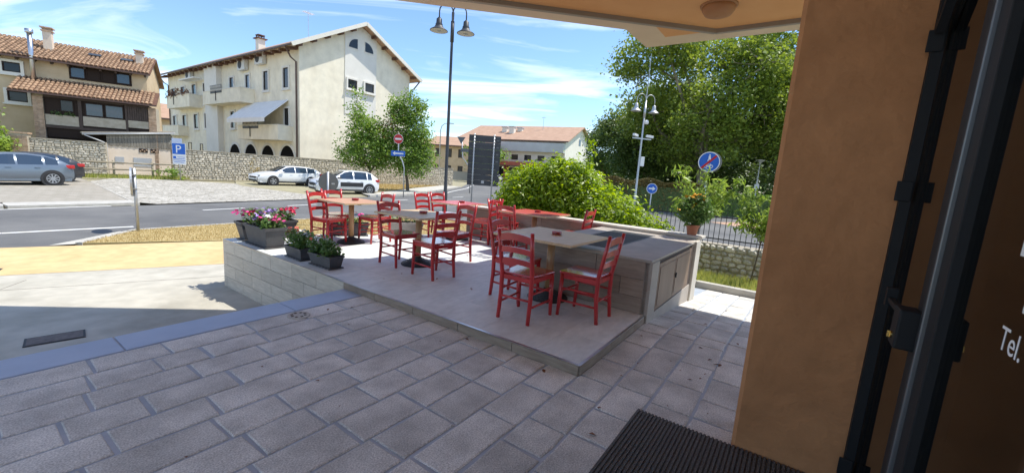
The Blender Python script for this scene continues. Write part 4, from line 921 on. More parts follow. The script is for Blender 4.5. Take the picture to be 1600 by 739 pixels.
# ================================================================ cars
def car(lab, loc, rz, spec):
    """spec: paint, length, half width, top outline [(x, z)], belt height, cabin x-range, etc. x = forward"""
    t = thing('parked_car', lab, 'car', loc, rz)
    Lc = spec['L']; hw = spec['hw']; top = spec['top']; belt = spec['belt']
    xs = sorted(set([round(p[0], 3) for p in top] + spec.get('xs', [])))
    def interp(x, tb):
        for (x0, z0), (x1, z1) in zip(tb, tb[1:]):
            if x0 <= x <= x1: return z0 + (z1-z0)*(x-x0)/max(1e-6, x1-x0)
        return tb[-1][1] if x > tb[-1][0] else tb[0][1]
    half = Lc/2; rows = []
    for x in xs:
        zt = interp(x, top); q = abs(x)/half; w_ = hw*(1-.20*max(0, q-.72)/.28*max(0, q-.72)/.28 - .03*q)
        bl = min(belt(x), zt-.03); g = max(0, min(1, (zt-bl-.03)/.42))
        zl = .20 + .10*max(0, q-.86)/.14
        pts = [(w_*.88, zl), (w_*.98, zl+.14), (w_*1.0, .56), (w_*.985, max(.6, bl-.16)), (w_*.955, bl), (w_*(.955-.20*g), zt-.045-.02*g), (w_*(.86-.24*g), zt-.012), (w_*.42, zt+.008), (0, zt+.014)]
        rows.append([(x, y, z) for y, z in pts])
    npt = len(rows[0]); wx = spec['ws']; rx = spec['rw']; side = spec['side']
    body = MB(); gl_f = MB(); gl_r = MB(); glass = {}
    for s in (1, -1):
        for i in range(len(rows)-1):
            xm = (rows[i][0][0]+rows[i+1][0][0])/2
            for k in range(npt-1):
                q = [rows[i][k], rows[i+1][k], rows[i+1][k+1], rows[i][k+1]]; q = [(x, y*s, z) for x, y, z in q]
                if s < 0: q = q[::-1]
                dst = body
                if k == 4:
                    for j, (x0, x1) in enumerate(side):
                        if x0 < xm < x1: dst = glass.setdefault((s, j), MB())
                if k >= 6:
                    if wx[0] < xm < wx[1]: dst = gl_f
                    if rx[0] < xm < rx[1]: dst = gl_r
                dst.add(q[::-1], [(0, 1, 2, 3)])
    for r_, sgn in ((rows[0], 1), (rows[-1], -1)):
        loop = [(x, y, z) for x, y, z in r_] + [(x, -y, z) for x, y, z in r_[::-1][1:]]
        body.add(loop if sgn > 0 else loop[::-1], [tuple(range(len(loop)))])
    body.box(-half*.93, half*.93, -hw*.86, hw*.86, .21, .34)
    bo = body.build('body', spec['paint'], t, smooth=False)
    md = bo.modifiers.new("weld", 'WELD'); md.merge_threshold = .002
    bo.data.polygons.foreach_set("use_smooth", [True]*len(bo.data.polygons))
    try: bo.data.set_sharp_from_angle(angle=R(38))
    except Exception: pass
    gl_f.build('windscreen', 'glass', t, smooth=True); gl_r.build('hatch_window', 'glass', t, smooth=True)
    for k, g_ in glass.items(): g_.build('side_window', 'glassblue', t, smooth=True)
    for xw in spec['wheels']:
        for s in (1, -1):
            Mw = Matrix.Translation((xw, s*(hw-.005), .33)) @ Matrix.Rotation(R(-90*s), 4, 'X')
            MB().lathe([(.405, -.28), (.405, .002)], 28, Mw).build('wheel_arch', spec.get('arch', 'trim'), t)  # body is uncut: dark disc paints the shaded hollow round the wheel
            wh = MB().lathe([(.20, -.19), (.31, -.19), (.33, -.17), (.33, -.01), (.31, .012), (.225, .012), (.22, -.03)], 28, Mw).build('wheel', 'rubber', t, smooth=True)
            MB().lathe([(.222, -.02), (.05, -.012), (.0, -.01)], 24, Mw).build('rim_dish', spec.get('dish', 'trim'), wh)
            rm_ = MB()
            for k in range(spec.get('spokes', 5)):
                a_ = 2*math.pi*k/spec.get('spokes', 5); rm_.bar(Mw @ Vector((.03*math.cos(a_), .03*math.sin(a_), .012)), Mw @ Vector((.205*math.cos(a_), .205*math.sin(a_), .016)), spec.get('sw', .06), .02, up=(Mw.to_3x3() @ Vector((0, 0, 1))))
            rm_.ring(.205, .228, .012, .022, 24, Mw).lathe([(.05, .01), (.05, .026)], 12, Mw); rm_.build('rim', 'rim', wh)
    hf = half*.985
    for s in (1, -1):
        MB().box(-.04, .22, -.05, .05, -.04, .05).build('mirror', spec.get('mirror', spec['paint']), t, bev=.03, loc=(wx[0]+.35 if False else spec['mx'], s*(hw+.05), belt(spec['mx'])+.05))
        for x_ in spec['handles']: MB().box(-.09, .09, -.012, .012, -.015, .015).build('door_handle', spec['paint'], t, loc=(x_, s*(hw*.99), belt(x_)-.13))
        z_ = spec['hl']; MB().box(half-.42, half-.02, -.03, .03, z_-.07, z_+.06).build('headlight', 'headlight', t, bev=.03, loc=(0, s*hw*.80, 0), rot=(0, 0, 0))
        z_ = spec['tl']; MB().box(-half+.0, -half+.34, -.035, .035, z_-.09, z_+.09).build('taillight', 'taillight', t, bev=.03, loc=(0, s*hw*.84, 0))
        MB().box(-half*.60, half*.60, -.012, .012, .22, .33).build('sill', spec.get('sill', 'trim'), t, loc=(0, s*(hw*.95), 0))
    MB().box(half-.10, half+.012, -hw*.55, hw*.55, .50, .62).build('grille', 'trim', t, bev=.02); MB().box(half-.10, half+.015, -hw*.66, hw*.66, .26, .40).build('bumper_intake', 'trim', t, bev=.02)
    MB().box(half+.013, half+.022, -.26, .26, .40, .50).build('number_plate', 'white', t); MB().box(-half-.015, -half+.1, -hw*.72, hw*.72, .28, .46).build('bumper', spec.get('bumper', 'trim'), t, bev=.02); MB().box(-half-.022, -half-.014, -.26, .26, .62, .72).build('number_plate', 'white', t)
    for nm, m_, (x0, x1, z0, z1) in spec.get('panels', []):
        for s in (1, -1):
            MB().box(x0, x1, -.02, .02, z0, z1).build(nm, m_, t, bev=.03, loc=(0, s*hw*.985, 0))
    return t
wagon = dict(paint='carwhite', L=4.85, hw=.92, top=[(-2.42, .62), (-2.38, .95), (-2.25, 1.10), (-1.75, 1.36), (-1.2, 1.44), (-.5, 1.47), (.0, 1.455), (.35, 1.40), (.85, 1.16), (1.15, 1.0), (1.7, .93), (2.15, .82), (2.34, .70), (2.425, .56)], belt=lambda x: .96-.04*x/2 if x < 1 else .9,
             ws=(.35, 1.14), rw=(-2.25, -1.76), side=[(-1.74, -1.15), (-1.1, -.25), (-.2, .72)], xs=[-2.0, -1.15, -1.1, -.25, -.2, .6, .72, 1.4], wheels=(1.42, -1.39), mx=.72, handles=(-.75, .12), hl=.70, tl=.88, spokes=5, sw=.075, dish='trim', sill='trim')
cactus = dict(paint='carwhite', L=4.16, hw=.87, top=[(-2.08, .62), (-2.06, .95), (-1.92, 1.15), (-1.55, 1.42), (-1.2, 1.50), (-.5, 1.53), (.0, 1.52), (.28, 1.46), (.80, 1.16), (1.02, 1.06), (1.5, 1.0), (1.85, .90), (2.02, .75), (2.08, .58)], belt=lambda x: .98, ws=(.28, 1.0), rw=(-1.92, -1.56),
              side=[(-1.5, -1.22), (-1.15, -.3), (-.22, .62)], xs=[-1.5, -1.22, -1.15, -.3, -.22, .62, 1.25], wheels=(1.30, -1.30), mx=.62, handles=(-.8, .08), hl=.80, tl=.92, spokes=8, sw=.03, arch='trim', mirror='trim', panels=[('bump_panel', 'trim', (-.88, .62, .50, .78)), ('roof_bar', 'white', (-1.2, .1, 1.46, 1.50))])
hatch = dict(paint='carblue', L=4.27, hw=.885, top=[(-2.13, .60), (-2.10, .92), (-1.98, 1.02), (-1.62, 1.25), (-1.2, 1.40), (-.6, 1.47), (.0, 1.46), (.35, 1.40), (.90, 1.14), (1.15, 1.02), (1.6, .94), (1.95, .82), (2.08, .68), (2.135, .55)], belt=lambda x: .95-.02*x, ws=(.35, 1.12), rw=(-1.98, -1.3),
             side=[(-1.55, -1.12), (-1.05, -.25), (-.18, .74)], xs=[-1.55, -1.12, -1.05, -.25, -.18, .74, 1.35, -1.3], wheels=(1.30, -1.31), mx=.75, handles=(-.85, .05), hl=.72, tl=.90, spokes=9, sw=.045, dish='rim', sill='carblue')
car('white estate car parked along the stone wall', (-17.55, 31.6, G+.01), math.atan2(-E1.y, -E1.x), wagon)
car('white crossover with black side panels parked behind the tables', (-11.35, 27.4, G+.01), math.atan2(-.70, -.72), cactus)
car('grey blue hatchback parked at the left edge', (-23.5, 18.8, G+.014), math.atan2(-.90, -.44), hatch)
dk = dict(hatch); dk['paint'] = 'cardark'; dk['sill'] = 'cardark'
car('black car mostly hidden behind the grey blue hatchback', (-25.3, 21.0, G+.014), math.atan2(-.90, -.44), dk)
wv = dict(cactus); wv['panels'] = []
car('white car far down the street beside the sign board', (-4.2, 92, G+.01), R(75), wv)
nv = dict(hatch); nv['paint'] = 'carnavy'; nv['sill'] = 'carnavy'
car('blue car far down the street next to the bush', (-.8, 88, G+.01), R(75), nv)
# ================================================================ buildings
def opening(parent, M, u0, u1, z0, z1, name='window', pane='glass', fw=.07, frame='shutter', surround=None, mull=False, sill=None):
    """M maps (u, out, z) to the house: a framed window standing in its surround"""
    b = MB()
    for x0, x1, y0, y1 in ((u0, u0+fw, z0, z1), (u1-fw, u1, z0, z1), (u0+fw, u1-fw, z0, z0+fw), (u0+fw, u1-fw, z1-fw, z1)): b.box(x0, x1, .0, .045, y0, y1, M)
    if mull: b.box((u0+u1)/2-fw/2, (u0+u1)/2+fw/2, .0, .045, z0+fw, z1-fw, M)
    o = b.build(name, frame, parent)
    MB().box(u0+fw, u1-fw, .0, .014, z0+fw, z1-fw, M).build('pane', pane, o)
    if surround:
        s = MB(); q = .16
        for x0, x1, y0, y1 in ((u0-q, u0, z0, z1), (u1, u1+q, z0, z1), (u0-q, u1+q, z0-q, z0), (u0-q, u1+q, z1, z1+q)): s.box(x0, x1, .0, .13, y0, y1, M)
        s.build('surround', surround, o)
    if surround: MB().box(u0-.22, u1+.22, .0, .22, z0-.24, z0-.161, M).build('sill', surround, o)
    return o
# ---- the big pale house (x along the gable, y along the long front)
hs_ = thing('gabled_house', 'large pale plastered house with gable end, balconies and arches', 'house', (-20.4, 39.0, G), TH)
HW, HL, HE, HR = 12.8, 35.0, 12.35, 15.75
wl = MB(); wl.prism([(0, 0), (HW, 0), (HW, HL), (0, HL)], 0, HE)
wl.build('wall', 'cream', hs_)
gm = Matrix(((1, 0, 0, 0), (0, 0, -1, 0), (0, 1, 0, 0), (0, 0, 0, 1)))
MB().add([(0, 0, HE), (HW, 0, HE), (HW/2, 0, HR), (0, HL, HE), (HW, HL, HE), (HW/2, HL, HR)], [(0, 1, 2), (5, 4, 3), (0, 2, 5, 3), (1, 4, 5, 2)]).build('gable', 'cream', hs_)
MG = Matrix(((1, 0, 0, 0), (0, -1, 0, 0), (0, 0, 1, 0), (0, 0, 0, 1)))             # gable: u -> x, out -> -y
ML = Matrix(((0, -1, 0, 0), (1, 0, 0, 0), (0, 0, 1, 0), (0, 0, 0, 1)))             # long front: u -> y, out -> -x
MB().prism([(4.54, 6.9), (8.21, 6.9), (8.21, HR-.95), (6.4, HR-.08), (4.54, HR-1.02)], .0, .06, gm).build('white_panel', 'creamwhite', hs_)
roof = MB(); ov = 1.0; oe = .85; sl_ = (HR-HE)/(HW/2); th = .22
def rz_(x): return HE + (x if x <= HW/2 else HW-x)*sl_
for x0, x1 in ((-ov, HW/2), (HW/2, HW+ov)):
    z0, z1 = rz_(x0), rz_(x1); roof.add([(x0, -oe, z0+.02), (x1, -oe, z1+.02), (x1, HL+oe, z1+.02), (x0, HL+oe, z0+.02), (x0, -oe, z0+th), (x1, -oe, z1+th), (x1, HL+oe, z1+th), (x0, HL+oe, z0+th)], [(0, 3, 2, 1), (4, 5, 6, 7), (0, 1, 5, 4), (1, 2, 6, 5), (2, 3, 7, 6), (3, 0, 4, 7)])
rf = roof.build('roof', 'roofplain', hs_)
vg = MB()
for x0, x1 in ((-ov-.1, HW/2), (HW/2, HW+ov+.1)):
    z0, z1 = rz_(x0), rz_(x1); vg.bar((x0, -oe-.05, z0+.12), (x1, -oe-.05, z1+.12), .12, .34, up=(0, 0, 1))
vg.build('verge_board', 'plaster_pale', rf)
MB().box(-ov-.16, -ov-.02, -oe, HL+oe, rz_(-ov)+.02, rz_(-ov)+.16).build('gutter', 'pipe', rf); MB().box(HW+ov+.02, HW+ov+.16, -oe, HL+oe, rz_(-ov)+.02, rz_(-ov)+.16).build('gutter', 'pipe', rf)
raf = MB().box(-.95, -.005, -.13, .13, -.26, .0).mesh('rafter', 'beam')
for k in range(24): link('rafter', raf, rf, (0, .3+k*1.5, HE-.28), (0, -.25, 0))
for k in range(5):
    for s in (-1, 1): x = HW/2+s*(1.2+k*1.35); MB().box(-.1, .1, -oe+.02, -.002, -.24, -.0).build('purlin', 'beam', rf, loc=(x, 0, rz_(x)-.01))
ch = MB().box(4.2, 5.0, 17.5, 18.3, 14.0, 16.1).build('chimney', 'plaster_pale', rf); MB().box(4.0, 5.2, 17.3, 18.5, 16.1, 16.2).box(4.2, 5.0, 17.5, 18.3, 16.5, 16.6).box(4.25, 4.35, 17.55, 17.65, 16.2, 16.5).box(4.85, 4.95, 18.15, 18.25, 16.2, 16.5).box(4.85, 4.95, 17.55, 17.65, 16.2, 16.5).box(4.25, 4.35, 18.15, 18.25, 16.2, 16.5).build('chimney_cap', 'beam', ch)
an = MB().tube([(5.5, 8.5, 15), (5.5, 8.5, 18.3)], .03, 6)
for k in range(6): an.tube([(4.9, 8.5-.25+k*.1, 18.0), (6.1, 8.5-.25+k*.1, 18.0)], .012, 4)
an.build('antenna', 'galv', rf)
o_ = .65
for u0, u1, z0, z1 in ((32.3, 33.5, 7.9, 9.57), (28.6, 29.9, 7.9, 9.6), (24.7, 26.0, 7.2, 9.65), (21.2, 22.4, 7.2, 9.6), (13.8, 14.75, 8.0, 9.7), (5.8, 6.8, 7.95, 9.75), (1.8, 2.82, 7.95, 9.75),
                       (32.2, 33.5, 4.45, 6.0), (28.5, 29.8, 3.9, 6.0), (24.5, 25.8, 4.3, 6.03), (21.3, 22.3, 4.3, 6.05), (13.8, 14.75, 4.3, 6.08), (1.85, 2.7, 3.6, 6.05)):
    opening(hs_, ML, u0, u1, z0+o_, z1+o_, frame='shutter', surround='creamwhite', pane='glass')
for u0, u1, z0, z1 in ((9.9, 10.8, 7.0, 9.7), (9.9, 10.8, 3.6, 6.1)): opening(hs_, ML, u0, u1, z0+o_, z1+o_, name='balcony_door', frame='shutter', surround='creamwhite', pane='glassblue')
for u0, u1, z0, z1 in ((31.5, 33, 1.2, 2.6), (27.3, 28.4, 1.3, 2.5), (23.5, 24.4, 1.3, 2.4)): opening(hs_, ML, u0, u1, z0+o_, z1+o_, frame='shutter', pane='glass')
opening(hs_, MG @ Matrix.Translation((0, .061, 0)), 4.82, 5.86, 8.8+o_, 9.65+o_, frame='shutter', surround='creamwhite', pane='glass'); opening(hs_, MG @ Matrix.Translation((0, .061, 0)), 6.8, 7.88, 8.8+o_, 9.68+o_, frame='shutter', surround='creamwhite', pane='glass')
for s, xc in ((-1, 5.95), (1, 6.75)):      # two quarter-round lights
    pts = [(0, 0)] + [(s*1.05*math.cos(a_), 1.0*math.sin(a_)) for a_ in [k*math.pi/2/8 for k in range(9)]]
    if s < 0: pts = pts[::-1]
    q = MB().prism([(xc+p[0]*1.08-s*.03, 12.70+o_+p[1]*1.08-.04) for p in pts], .061, .10, gm).build('window', 'creamwhite', hs_); MB().prism([(xc+p[0]*.93+s*.04, 12.70+o_+p[1]*.93+.04) for p in pts], .10, .115, gm).build('pane', 'glass', q)
# pilaster breast, balconies, awning, air conditioners, arches, pipes
MB().box(-.55, -.001, 17.1, 20.6, 0, HE-.12).build('chimney_breast', 'creamwhite', hs_)
def balcony(u0, u1, z0, z1, d=1.35, deco=None, flowers=False):
    b = MB().box(-d, -.001, u0, u1, z0, z0+.22).box(-d, -d+.12, u0, u1, z0+.22, z1).box(-d+.12, -.001, u0, u0+.12, z0+.22, z1).box(-d+.12, -.001, u1-.12, u1, z0+.22, z1)
    o = b.build('balcony', 'cream', hs_); MB().box(-d-.04, 0, u0-.04, u1+.04, z1, z1+.06).build('coping', 'creamwhite', o)
    if deco:
        MB().box(-d-.035, -d-.002, deco[0], deco[1], z1-.30, z1+.55).build('iron_panel', 'iron', o) if not flowers else None
        q = MB()
        for k in range(int((deco[1]-deco[0])/.3)): u = deco[0]+.15+k*.3; q.bar((-d-.06, u-.14, z1-.1), (-d-.06, u+.14, z1+.5), .02, .05); q.bar((-d-.06, u+.14, z1-.1), (-d-.06, u-.14, z1+.5), .02, .05)
        q.build('lattice', 'iron' if flowers else 'plaster_pale', o); MB().tube([(-d-.06, (deco[0]+deco[1])/2, z1-.1), (-d-.06, (deco[0]+deco[1])/2, z1-1.1)], .04, 6).build('scupper', 'iron', o)
    if flowers:
        c_ = np.c_[rng.uniform(-d-.3, -d+.2, 40), rng.uniform(u0, u1, 40), rng.uniform(z1, z1+.5, 40)]; leaves('flower_box', clump(c_, .3, 12), .18, 'leaf_rust', o)
balcony(23.0, 31.0, 6.7+o_, 8.2+o_, deco=(27.3, 29.3), flowers=True); balcony(9.0, 18.7, 6.75+o_, 8.15+o_, deco=(13.5, 16.5)); balcony(28.2, 34.2, 3.3+o_, 4.55+o_, d=1.1); balcony(1.3, 9.8, 3.0+o_, 4.35+o_, deco=(5.2, 8.6))
aw = MB().add([(-.02, 2.0, 6.85+o_), (-.02, 10.2, 6.85+o_), (-2.2, 10.2, 4.95+o_), (-2.2, 2.0, 4.95+o_), (-.02, 2.0, 6.78+o_), (-.02, 10.2, 6.78+o_), (-2.2, 10.2, 4.88+o_), (-2.2, 2.0, 4.88+o_), (-2.2, 10.2, 4.55+o_), (-2.2, 2.0, 4.55+o_), (-2.18, 10.2, 4.55+o_), (-2.18, 2.0, 4.55+o_)], [(0, 1, 2, 3), (7, 6, 5, 4), (3, 2, 8, 9), (9, 8, 10, 11), (0, 4, 5, 1), (1, 5, 6, 2), (3, 7, 4, 0), (11, 10, 6, 7)])
aw.build('awning', 'canvas', hs_); MB().box(-1.2, -.3, 21.8, 26.8, 10.0+o_, 10.12+o_).build('small_awning', 'canvas', hs_)
for u, z_ in ((11.0, 10.15), (7.0, 10.4), (26.2, 10.25)):
    ac = MB().box(-.45, -.06, u-.85, u+.85, z_+o_, z_+1.15+o_).build('air_conditioner', 'plastic', hs_, bev=.03); MB().lathe([(.42, 0), (.42, .02)], 20, Matrix.Translation((-.47, u+.2, z_+.58+o_)) @ Matrix.Rotation(R(90), 4, 'Y')).build('fan', 'trim', ac)
for u0, u1 in ((.8, 3.9), (4.8, 7.8), (8.6, 11.7), (12.6, 15.6)):
    um = (u0+u1)/2; rr = (u1-u0)/2*.92; n_ = 12
    pts = [(um+rr, 0), (um+rr, 1.15+o_)] + [(um+rr*math.cos(math.pi*k/n_), 1.15+o_+rr*math.sin(math.pi*k/n_)) for k in range(1, n_)] + [(um-rr, 1.15+o_), (um-rr, 0)]
    AM = Matrix(((0, 0, -1, 0), (1, 0, 0, 0), (0, 1, 0, 0), (0, 0, 0, 1))); ao = MB().prism(pts, .003, .02, AM).build('arch', 'arch_shade', hs_)  # flat black plate on a solid wall; shade inside the arch is painted
    ring_ = [(um+(rr+.25)*math.cos(math.pi*k/n_), 1.15+o_+(rr+.25)*math.sin(math.pi*k/n_)) for k in range(n_+1)] + [(um+rr*math.cos(math.pi*k/n_), 1.15+o_+rr*math.sin(math.pi*k/n_)) for k in range(n_, -1, -1)]
    MB().prism(ring_, .003, .06, AM).build('arch_ring', 'creamwhite', ao)
for y in (.35, HL-.4): MB().tube([(-ov-.05, y, rz_(-ov)), (-.6, y, HE-1.3), (-.12, y, HE-1.6), (-.12, y, 0)], .075, 8).build('downpipe', 'pipe', hs_)
MB().tube([(HW+ov+.05, -.5, rz_(-ov)), (HW+.5, -.2, HE-1.4), (HW+.1, -.12, HE-1.6), (HW-.1, -.12, 0)], .075, 8).build('downpipe', 'pipe', hs_)
# ---- stone wall along the lot
def rubble(name, lab, loc, rz, L, H, sx, cap=True, cat='stone wall', pitch=.19):
    t = thing(name, lab, cat, loc, rz); MB().box(0, L, .06, .42, 0, H).build('core', 'stonemortar', t)
    b = MB(); z = 0
    while z < H-.04:
        h = random.uniform(.6, 1.1)*pitch; x = 0
        h = min(h, H-z)
        while x < L:
            w_ = random.uniform(.7, 1.8)*pitch; d = random.uniform(-.03, .02); j = lambda: random.uniform(-.02, .02)
            x1 = min(x+w_, L)
            if x1-x > .05: b.add([(x+.012+j(), .07, z+.01+j()), (x1-.012+j(), .07, z+.01+j()), (x1-.012+j(), .07, z+h-.01+j()), (x+.012+j(), .07, z+h-.01+j()), (x+.04+j(), d, z+.03+j()), (x1-.04+j(), d, z+.03+j()), (x1-.04+j(), d, z+h-.03+j()), (x+.04+j(), d, z+h-.03+j())], [(4, 5, 6, 7), (0, 1, 5, 4), (1, 2, 6, 5), (2, 3, 7, 6), (3, 0, 4, 7)])
            x += w_
        z += h
    b.build('stones', 'stone', t, kind='stuff')
    if cap: MB().box(-.02, L, -.03, .45, H, H+.06).build('coping', 'stonemortar', t)
    return t
wth = math.atan2(.747, .665)
rubble('stone_wall', 'long rubble stone wall behind the white cars', (-24.8, 29.9, G), wth, 26, 2.12, 0)
rubble('stone_wall', 'low ruined stone wall right of the street trees', (-14.8, 50, G), R(52), 9, 1.5, 0, cap=False)
# ---- left house with pantile roofs
u_ = math.atan2(.5578, .83)
lh = thing('tiled_house', 'ochre house with two pantile roofs, timber and stone infill', 'house', (-32.7, 31.0, G), u_)
o_ = .65
MB().box(-12, 4.0, 0, 6.5, 0, 7.75).build('wall', 'tanplaster', lh)
MB().add([(4.0, 0, 7.75), (4.0, 6.5, 7.75), (4.0, 3.2, 9.2), (-12, 0, 7.75), (-12, 6.5, 7.75), (-12, 3.2, 9.2)], [(0, 1, 2), (5, 4, 3), (0, 2, 5, 3), (1, 4, 5, 2)]).build('gable', 'tanplaster', lh)
def pantiles(parent, x0, x1, e0, e1_, pitch=.235, tl=.40):
    """(y,z) of eave e0 and top e1_"""
    b = MB(); dy, dz = e1_[0]-e0[0], e1_[1]-e0[1]; Ls = math.hypot(dy, dz); dy /= Ls; dz /= Ls; ny, nz2 = -dz, dy
    n = int((x1-x0)/pitch); rws = int(Ls/tl)+1
    for i in range(n):
        xc = x0+pitch*(i+.5); jj = random.uniform(-.01, .01)
        for r_ in range(rws):
            s0 = r_*tl-.03; s1 = min((r_+1)*tl+.05, Ls+.03); vs = []
            for s_, rad, lift in ((s0, .098, .055), (s1, .08, .02)):
                for k in range(5):
                    a_ = math.pi*k/4; xx = xc+jj+rad*math.cos(a_)*1.02; up_ = lift+rad*math.sin(a_)*.75+random.uniform(0, .006); vs.append((xx, e0[0]+dy*s_+ny*up_, e0[1]+dz*s_+nz2*up_))
            b.add(vs, [(k, k+1, k+6, k+5)[::-1] for k in range(4)] + [(0, 1, 2, 3, 4)])
    o = b.build('tiles', 'rooftile', parent, kind='stuff')
    return o
def slab(parent, x0, x1, e0, e1_, th=.10, m='beam', name='roof'):
    return MB().add([(x0, e0[0], e0[1]), (x1, e0[0], e0[1]), (x1, e1_[0], e1_[1]), (x0, e1_[0], e1_[1]), (x0, e0[0], e0[1]-th), (x1, e0[0], e0[1]-th), (x1, e1_[0], e1_[1]-th), (x0, e1_[0], e1_[1]-th)], [(0, 1, 2, 3), (7, 6, 5, 4), (0, 4, 5, 1), (1, 5, 6, 2), (2, 6, 7, 3), (3, 7, 4, 0)]).build(name, m, parent)
e0, e1_ = (-.55, 7.72), (3.2, 9.45)
ru = slab(lh, -12.2, 4.3, e0, e1_); pantiles(ru, -12.2, 4.3, e0, e1_)
slab(lh, -12.2, 4.3, (3.2, 9.45), (7, 7.6), name='roof', m='rooftile')
l0, l1 = (-2.05, 5.32), (-.02, 6.42)
rl_ = slab(lh, -2.75, 4.75, l0, l1); pantiles(rl_, -2.75, 4.75, l0, l1)
rft = MB().box(-.06, .06, -.5, .0, -.16, -.02).mesh('rafter', 'darkwood')
for k in range(20): link('rafter', rft, ru, (-11.8+k*.83, -.0, 7.78), (.42, 0, 0))
MB().bar((-12.2, -.62, 7.62), (4.3, -.62, 7.62), .10, .10).build('gutter', 'pipe', ru); MB().bar((-2.75, -2.12, 5.24), (4.75, -2.12, 5.24), .10, .10).build('gutter', 'pipe', rl_)
for (x0, x1, m_, hc) in ((3.25, 3.68, 'pinkplaster', 9.35), (-1.75, -1.3, 'pinkplaster', 9.9)):
    c_ = MB().box(x0, x1, 1.3, 1.75, 8.2, hc).build('chimney', m_, ru); MB().box(x0-.07, x1+.07, 1.22, 1.83, hc, hc+.08).box(x0, x1, 1.3, 1.75, hc+.08, hc+.22).box(x0-.1, x1+.1, 1.2, 1.85, hc+.22, hc+.30).build('chimney_cap', 'brick', c_)
MB().tube([(-1.92, -.45, 6.2), (-1.92, -.45, 9.35)], .13, 12).lathe([(.20, 9.3), (.21, 9.32), (.21, 9.55), (.0, 9.56)], 14, Matrix.Translation((-1.92, -.45, 0))).build('flue_pipe', 'steel', lh, smooth=True)
for x in (.9, 2.7): MB().box(x-.35, x+.35, -.2, .2, .03, .12).build('skylight', 'glass', ru, loc=(0, 1.5, 8.72), rot=(math.atan2(1.73, 3.75), 0, 0))
MH = Matrix(((1, 0, 0, 0), (0, -1, 0, 0), (0, 0, 1, 0), (0, 0, 0, 1)))
MB().box(-.25, 3.12, -.05, -.001, 6.02+o_, 6.95+o_).build('window_band', 'shutter', lh)
for u0, u1, p_ in ((-.2, .6, 'glassblue'), (.65, 1.38, 'shutter'), (1.44, 2.18, 'shutter'), (2.25, 3.06, 'glassblue')): opening(lh, MH @ Matrix.Translation((0, .051, 0)), u0, u1, 6.1+o_, 6.86+o_, pane=p_, fw=.06)
opening(lh, MH, -3.45, -2.6, 5.95+o_, 6.6+o_, surround='plaster_pale', pane='glass'); opening(lh, MH, -3.35, -2.4, 4.0+o_, 4.7+o_, surround='plaster_pale', pane='glass'); opening(lh, MH, -6.3, -5.3, 5.9+o_, 6.7+o_, surround='plaster_pale', pane='glass')
# porch front
MP = Matrix(((1, 0, 0, 0), (0, -1, 0, -1.6), (0, 0, 1, 0), (0, 0, 0, 1)))
MB().box(-1.25, 4.2, -1.59, -.01, 2.4, 5.25).build('porch_core', 'shutter', lh)
for x0, x1 in ((-1.76, -1.25), (4.2, 4.66)):
    rows_ = MB(); z = 0; k = 0
    MB().box(x0+.02, x1-.02, -1.72, -.01, 0, 5.1).build('brick_pier_core', 'stonemortar', lh)
    while z < 5.05:
        x = x0-(.06 if k % 2 else 0)
        while x < x1: rows_.box(max(x, x0)+.004, min(x+.24, x1)-.004, -1.745, -1.71, z+.005, z+.068); x += .25
        z += .075; k += 1
    rows_.build('bricks', 'brick', lh, kind='stuff')
for x0, x1, z0, z1 in ((-1.24, .40, 2.58, 3.28), (.62, 2.88, 2.7, 3.35), (3.02, 4.18, 2.85, 3.38)): MB().box(x0, x1, -1.66, -1.592, z0+o_, z1+o_).build('stone_infill', 'stonemortar', lh)
for x0, x1 in ((.42, .60), (2.89, 3.01)): MB().box(x0, x1, -1.70, -1.592, 2.4+o_, 4.5+o_).build('timber_post', 'darkwood', lh)
MB().box(-1.24, 4.19, -1.71, -1.592, 2.38+o_, 2.56+o_).build('timber_beam', 'darkwood', lh); MB().box(-1.24, 4.19, -1.69, -1.592, 4.42+o_, 4.55+o_).build('timber_beam', 'darkwood', lh)
for u0, u1 in ((.75, 1.72), (1.78, 2.80)): opening(lh, MP @ Matrix.Translation((0, -.005, 0)), u0, u1, 3.40+o_, 4.32+o_, pane='glassblue', fw=.06)
opening(lh, MP @ Matrix.Translation((0, -.005, 0)), -.5, .2, 3.55+o_, 4.35+o_, pane='glass', fw=.06)
for k in range(9): MB().box(3.03+k*.127, 3.14+k*.127, -1.67, -1.592, 3.40+o_, 4.41+o_).build('plank', 'darkwood', lh)
leaves('balcony_plants', clump(np.c_[rng.uniform(-1.1, .3, 14), np.full(14, -1.75), rng.uniform(3.3+o_, 3.45+o_, 14)], .12, 10), .1, 'leaf_flower', lh)
MB().box(-1.24, 4.19, -1.5, -.01, .1, 2.38).build('undercroft', 'shutter', lh)
# ---- lot boundary: brick pier, rubble wall, shed
rubble('boundary_wall', 'stone boundary wall with tile coping under the ochre house', (-32.4, 27.35, G), math.atan2(4.2, 5.6), 3.75, 2.2, 0, cap=True)
sd = thing('shed', 'low plastered shed with weathered plank gable under the house', 'shed', (-29.75, 30.0, G), R(50))
MB().box(0, 3.7, 0, 2.6, 0, 2.3).build('wall', 'pinkplaster', sd)
MB().add([(-1.2, -.12, 2.75), (3.9, -.12, 3.35), (3.9, 2.8, 3.45), (-1.2, 2.8, 2.85), (-1.2, -.12, 2.87), (3.9, -.12, 3.47), (3.9, 2.8, 3.57), (-1.2, 2.8, 2.97)], [(0, 3, 2, 1), (4, 5, 6, 7), (0, 1, 5, 4), (1, 2, 6, 5), (2, 3, 7, 6), (3, 0, 4, 7)]).build('roof', 'greywood', sd)
MB().tube([(-1.2, -.19, 2.74), (3.92, -.19, 3.34)], .06, 8).tube([(-1.1, -.19, 2.70), (-.2, -.1, 2.3), (0, -.06, 2.2), (0, -.06, 0)], .045, 6).build('gutter', 'alu', sd, smooth=True)
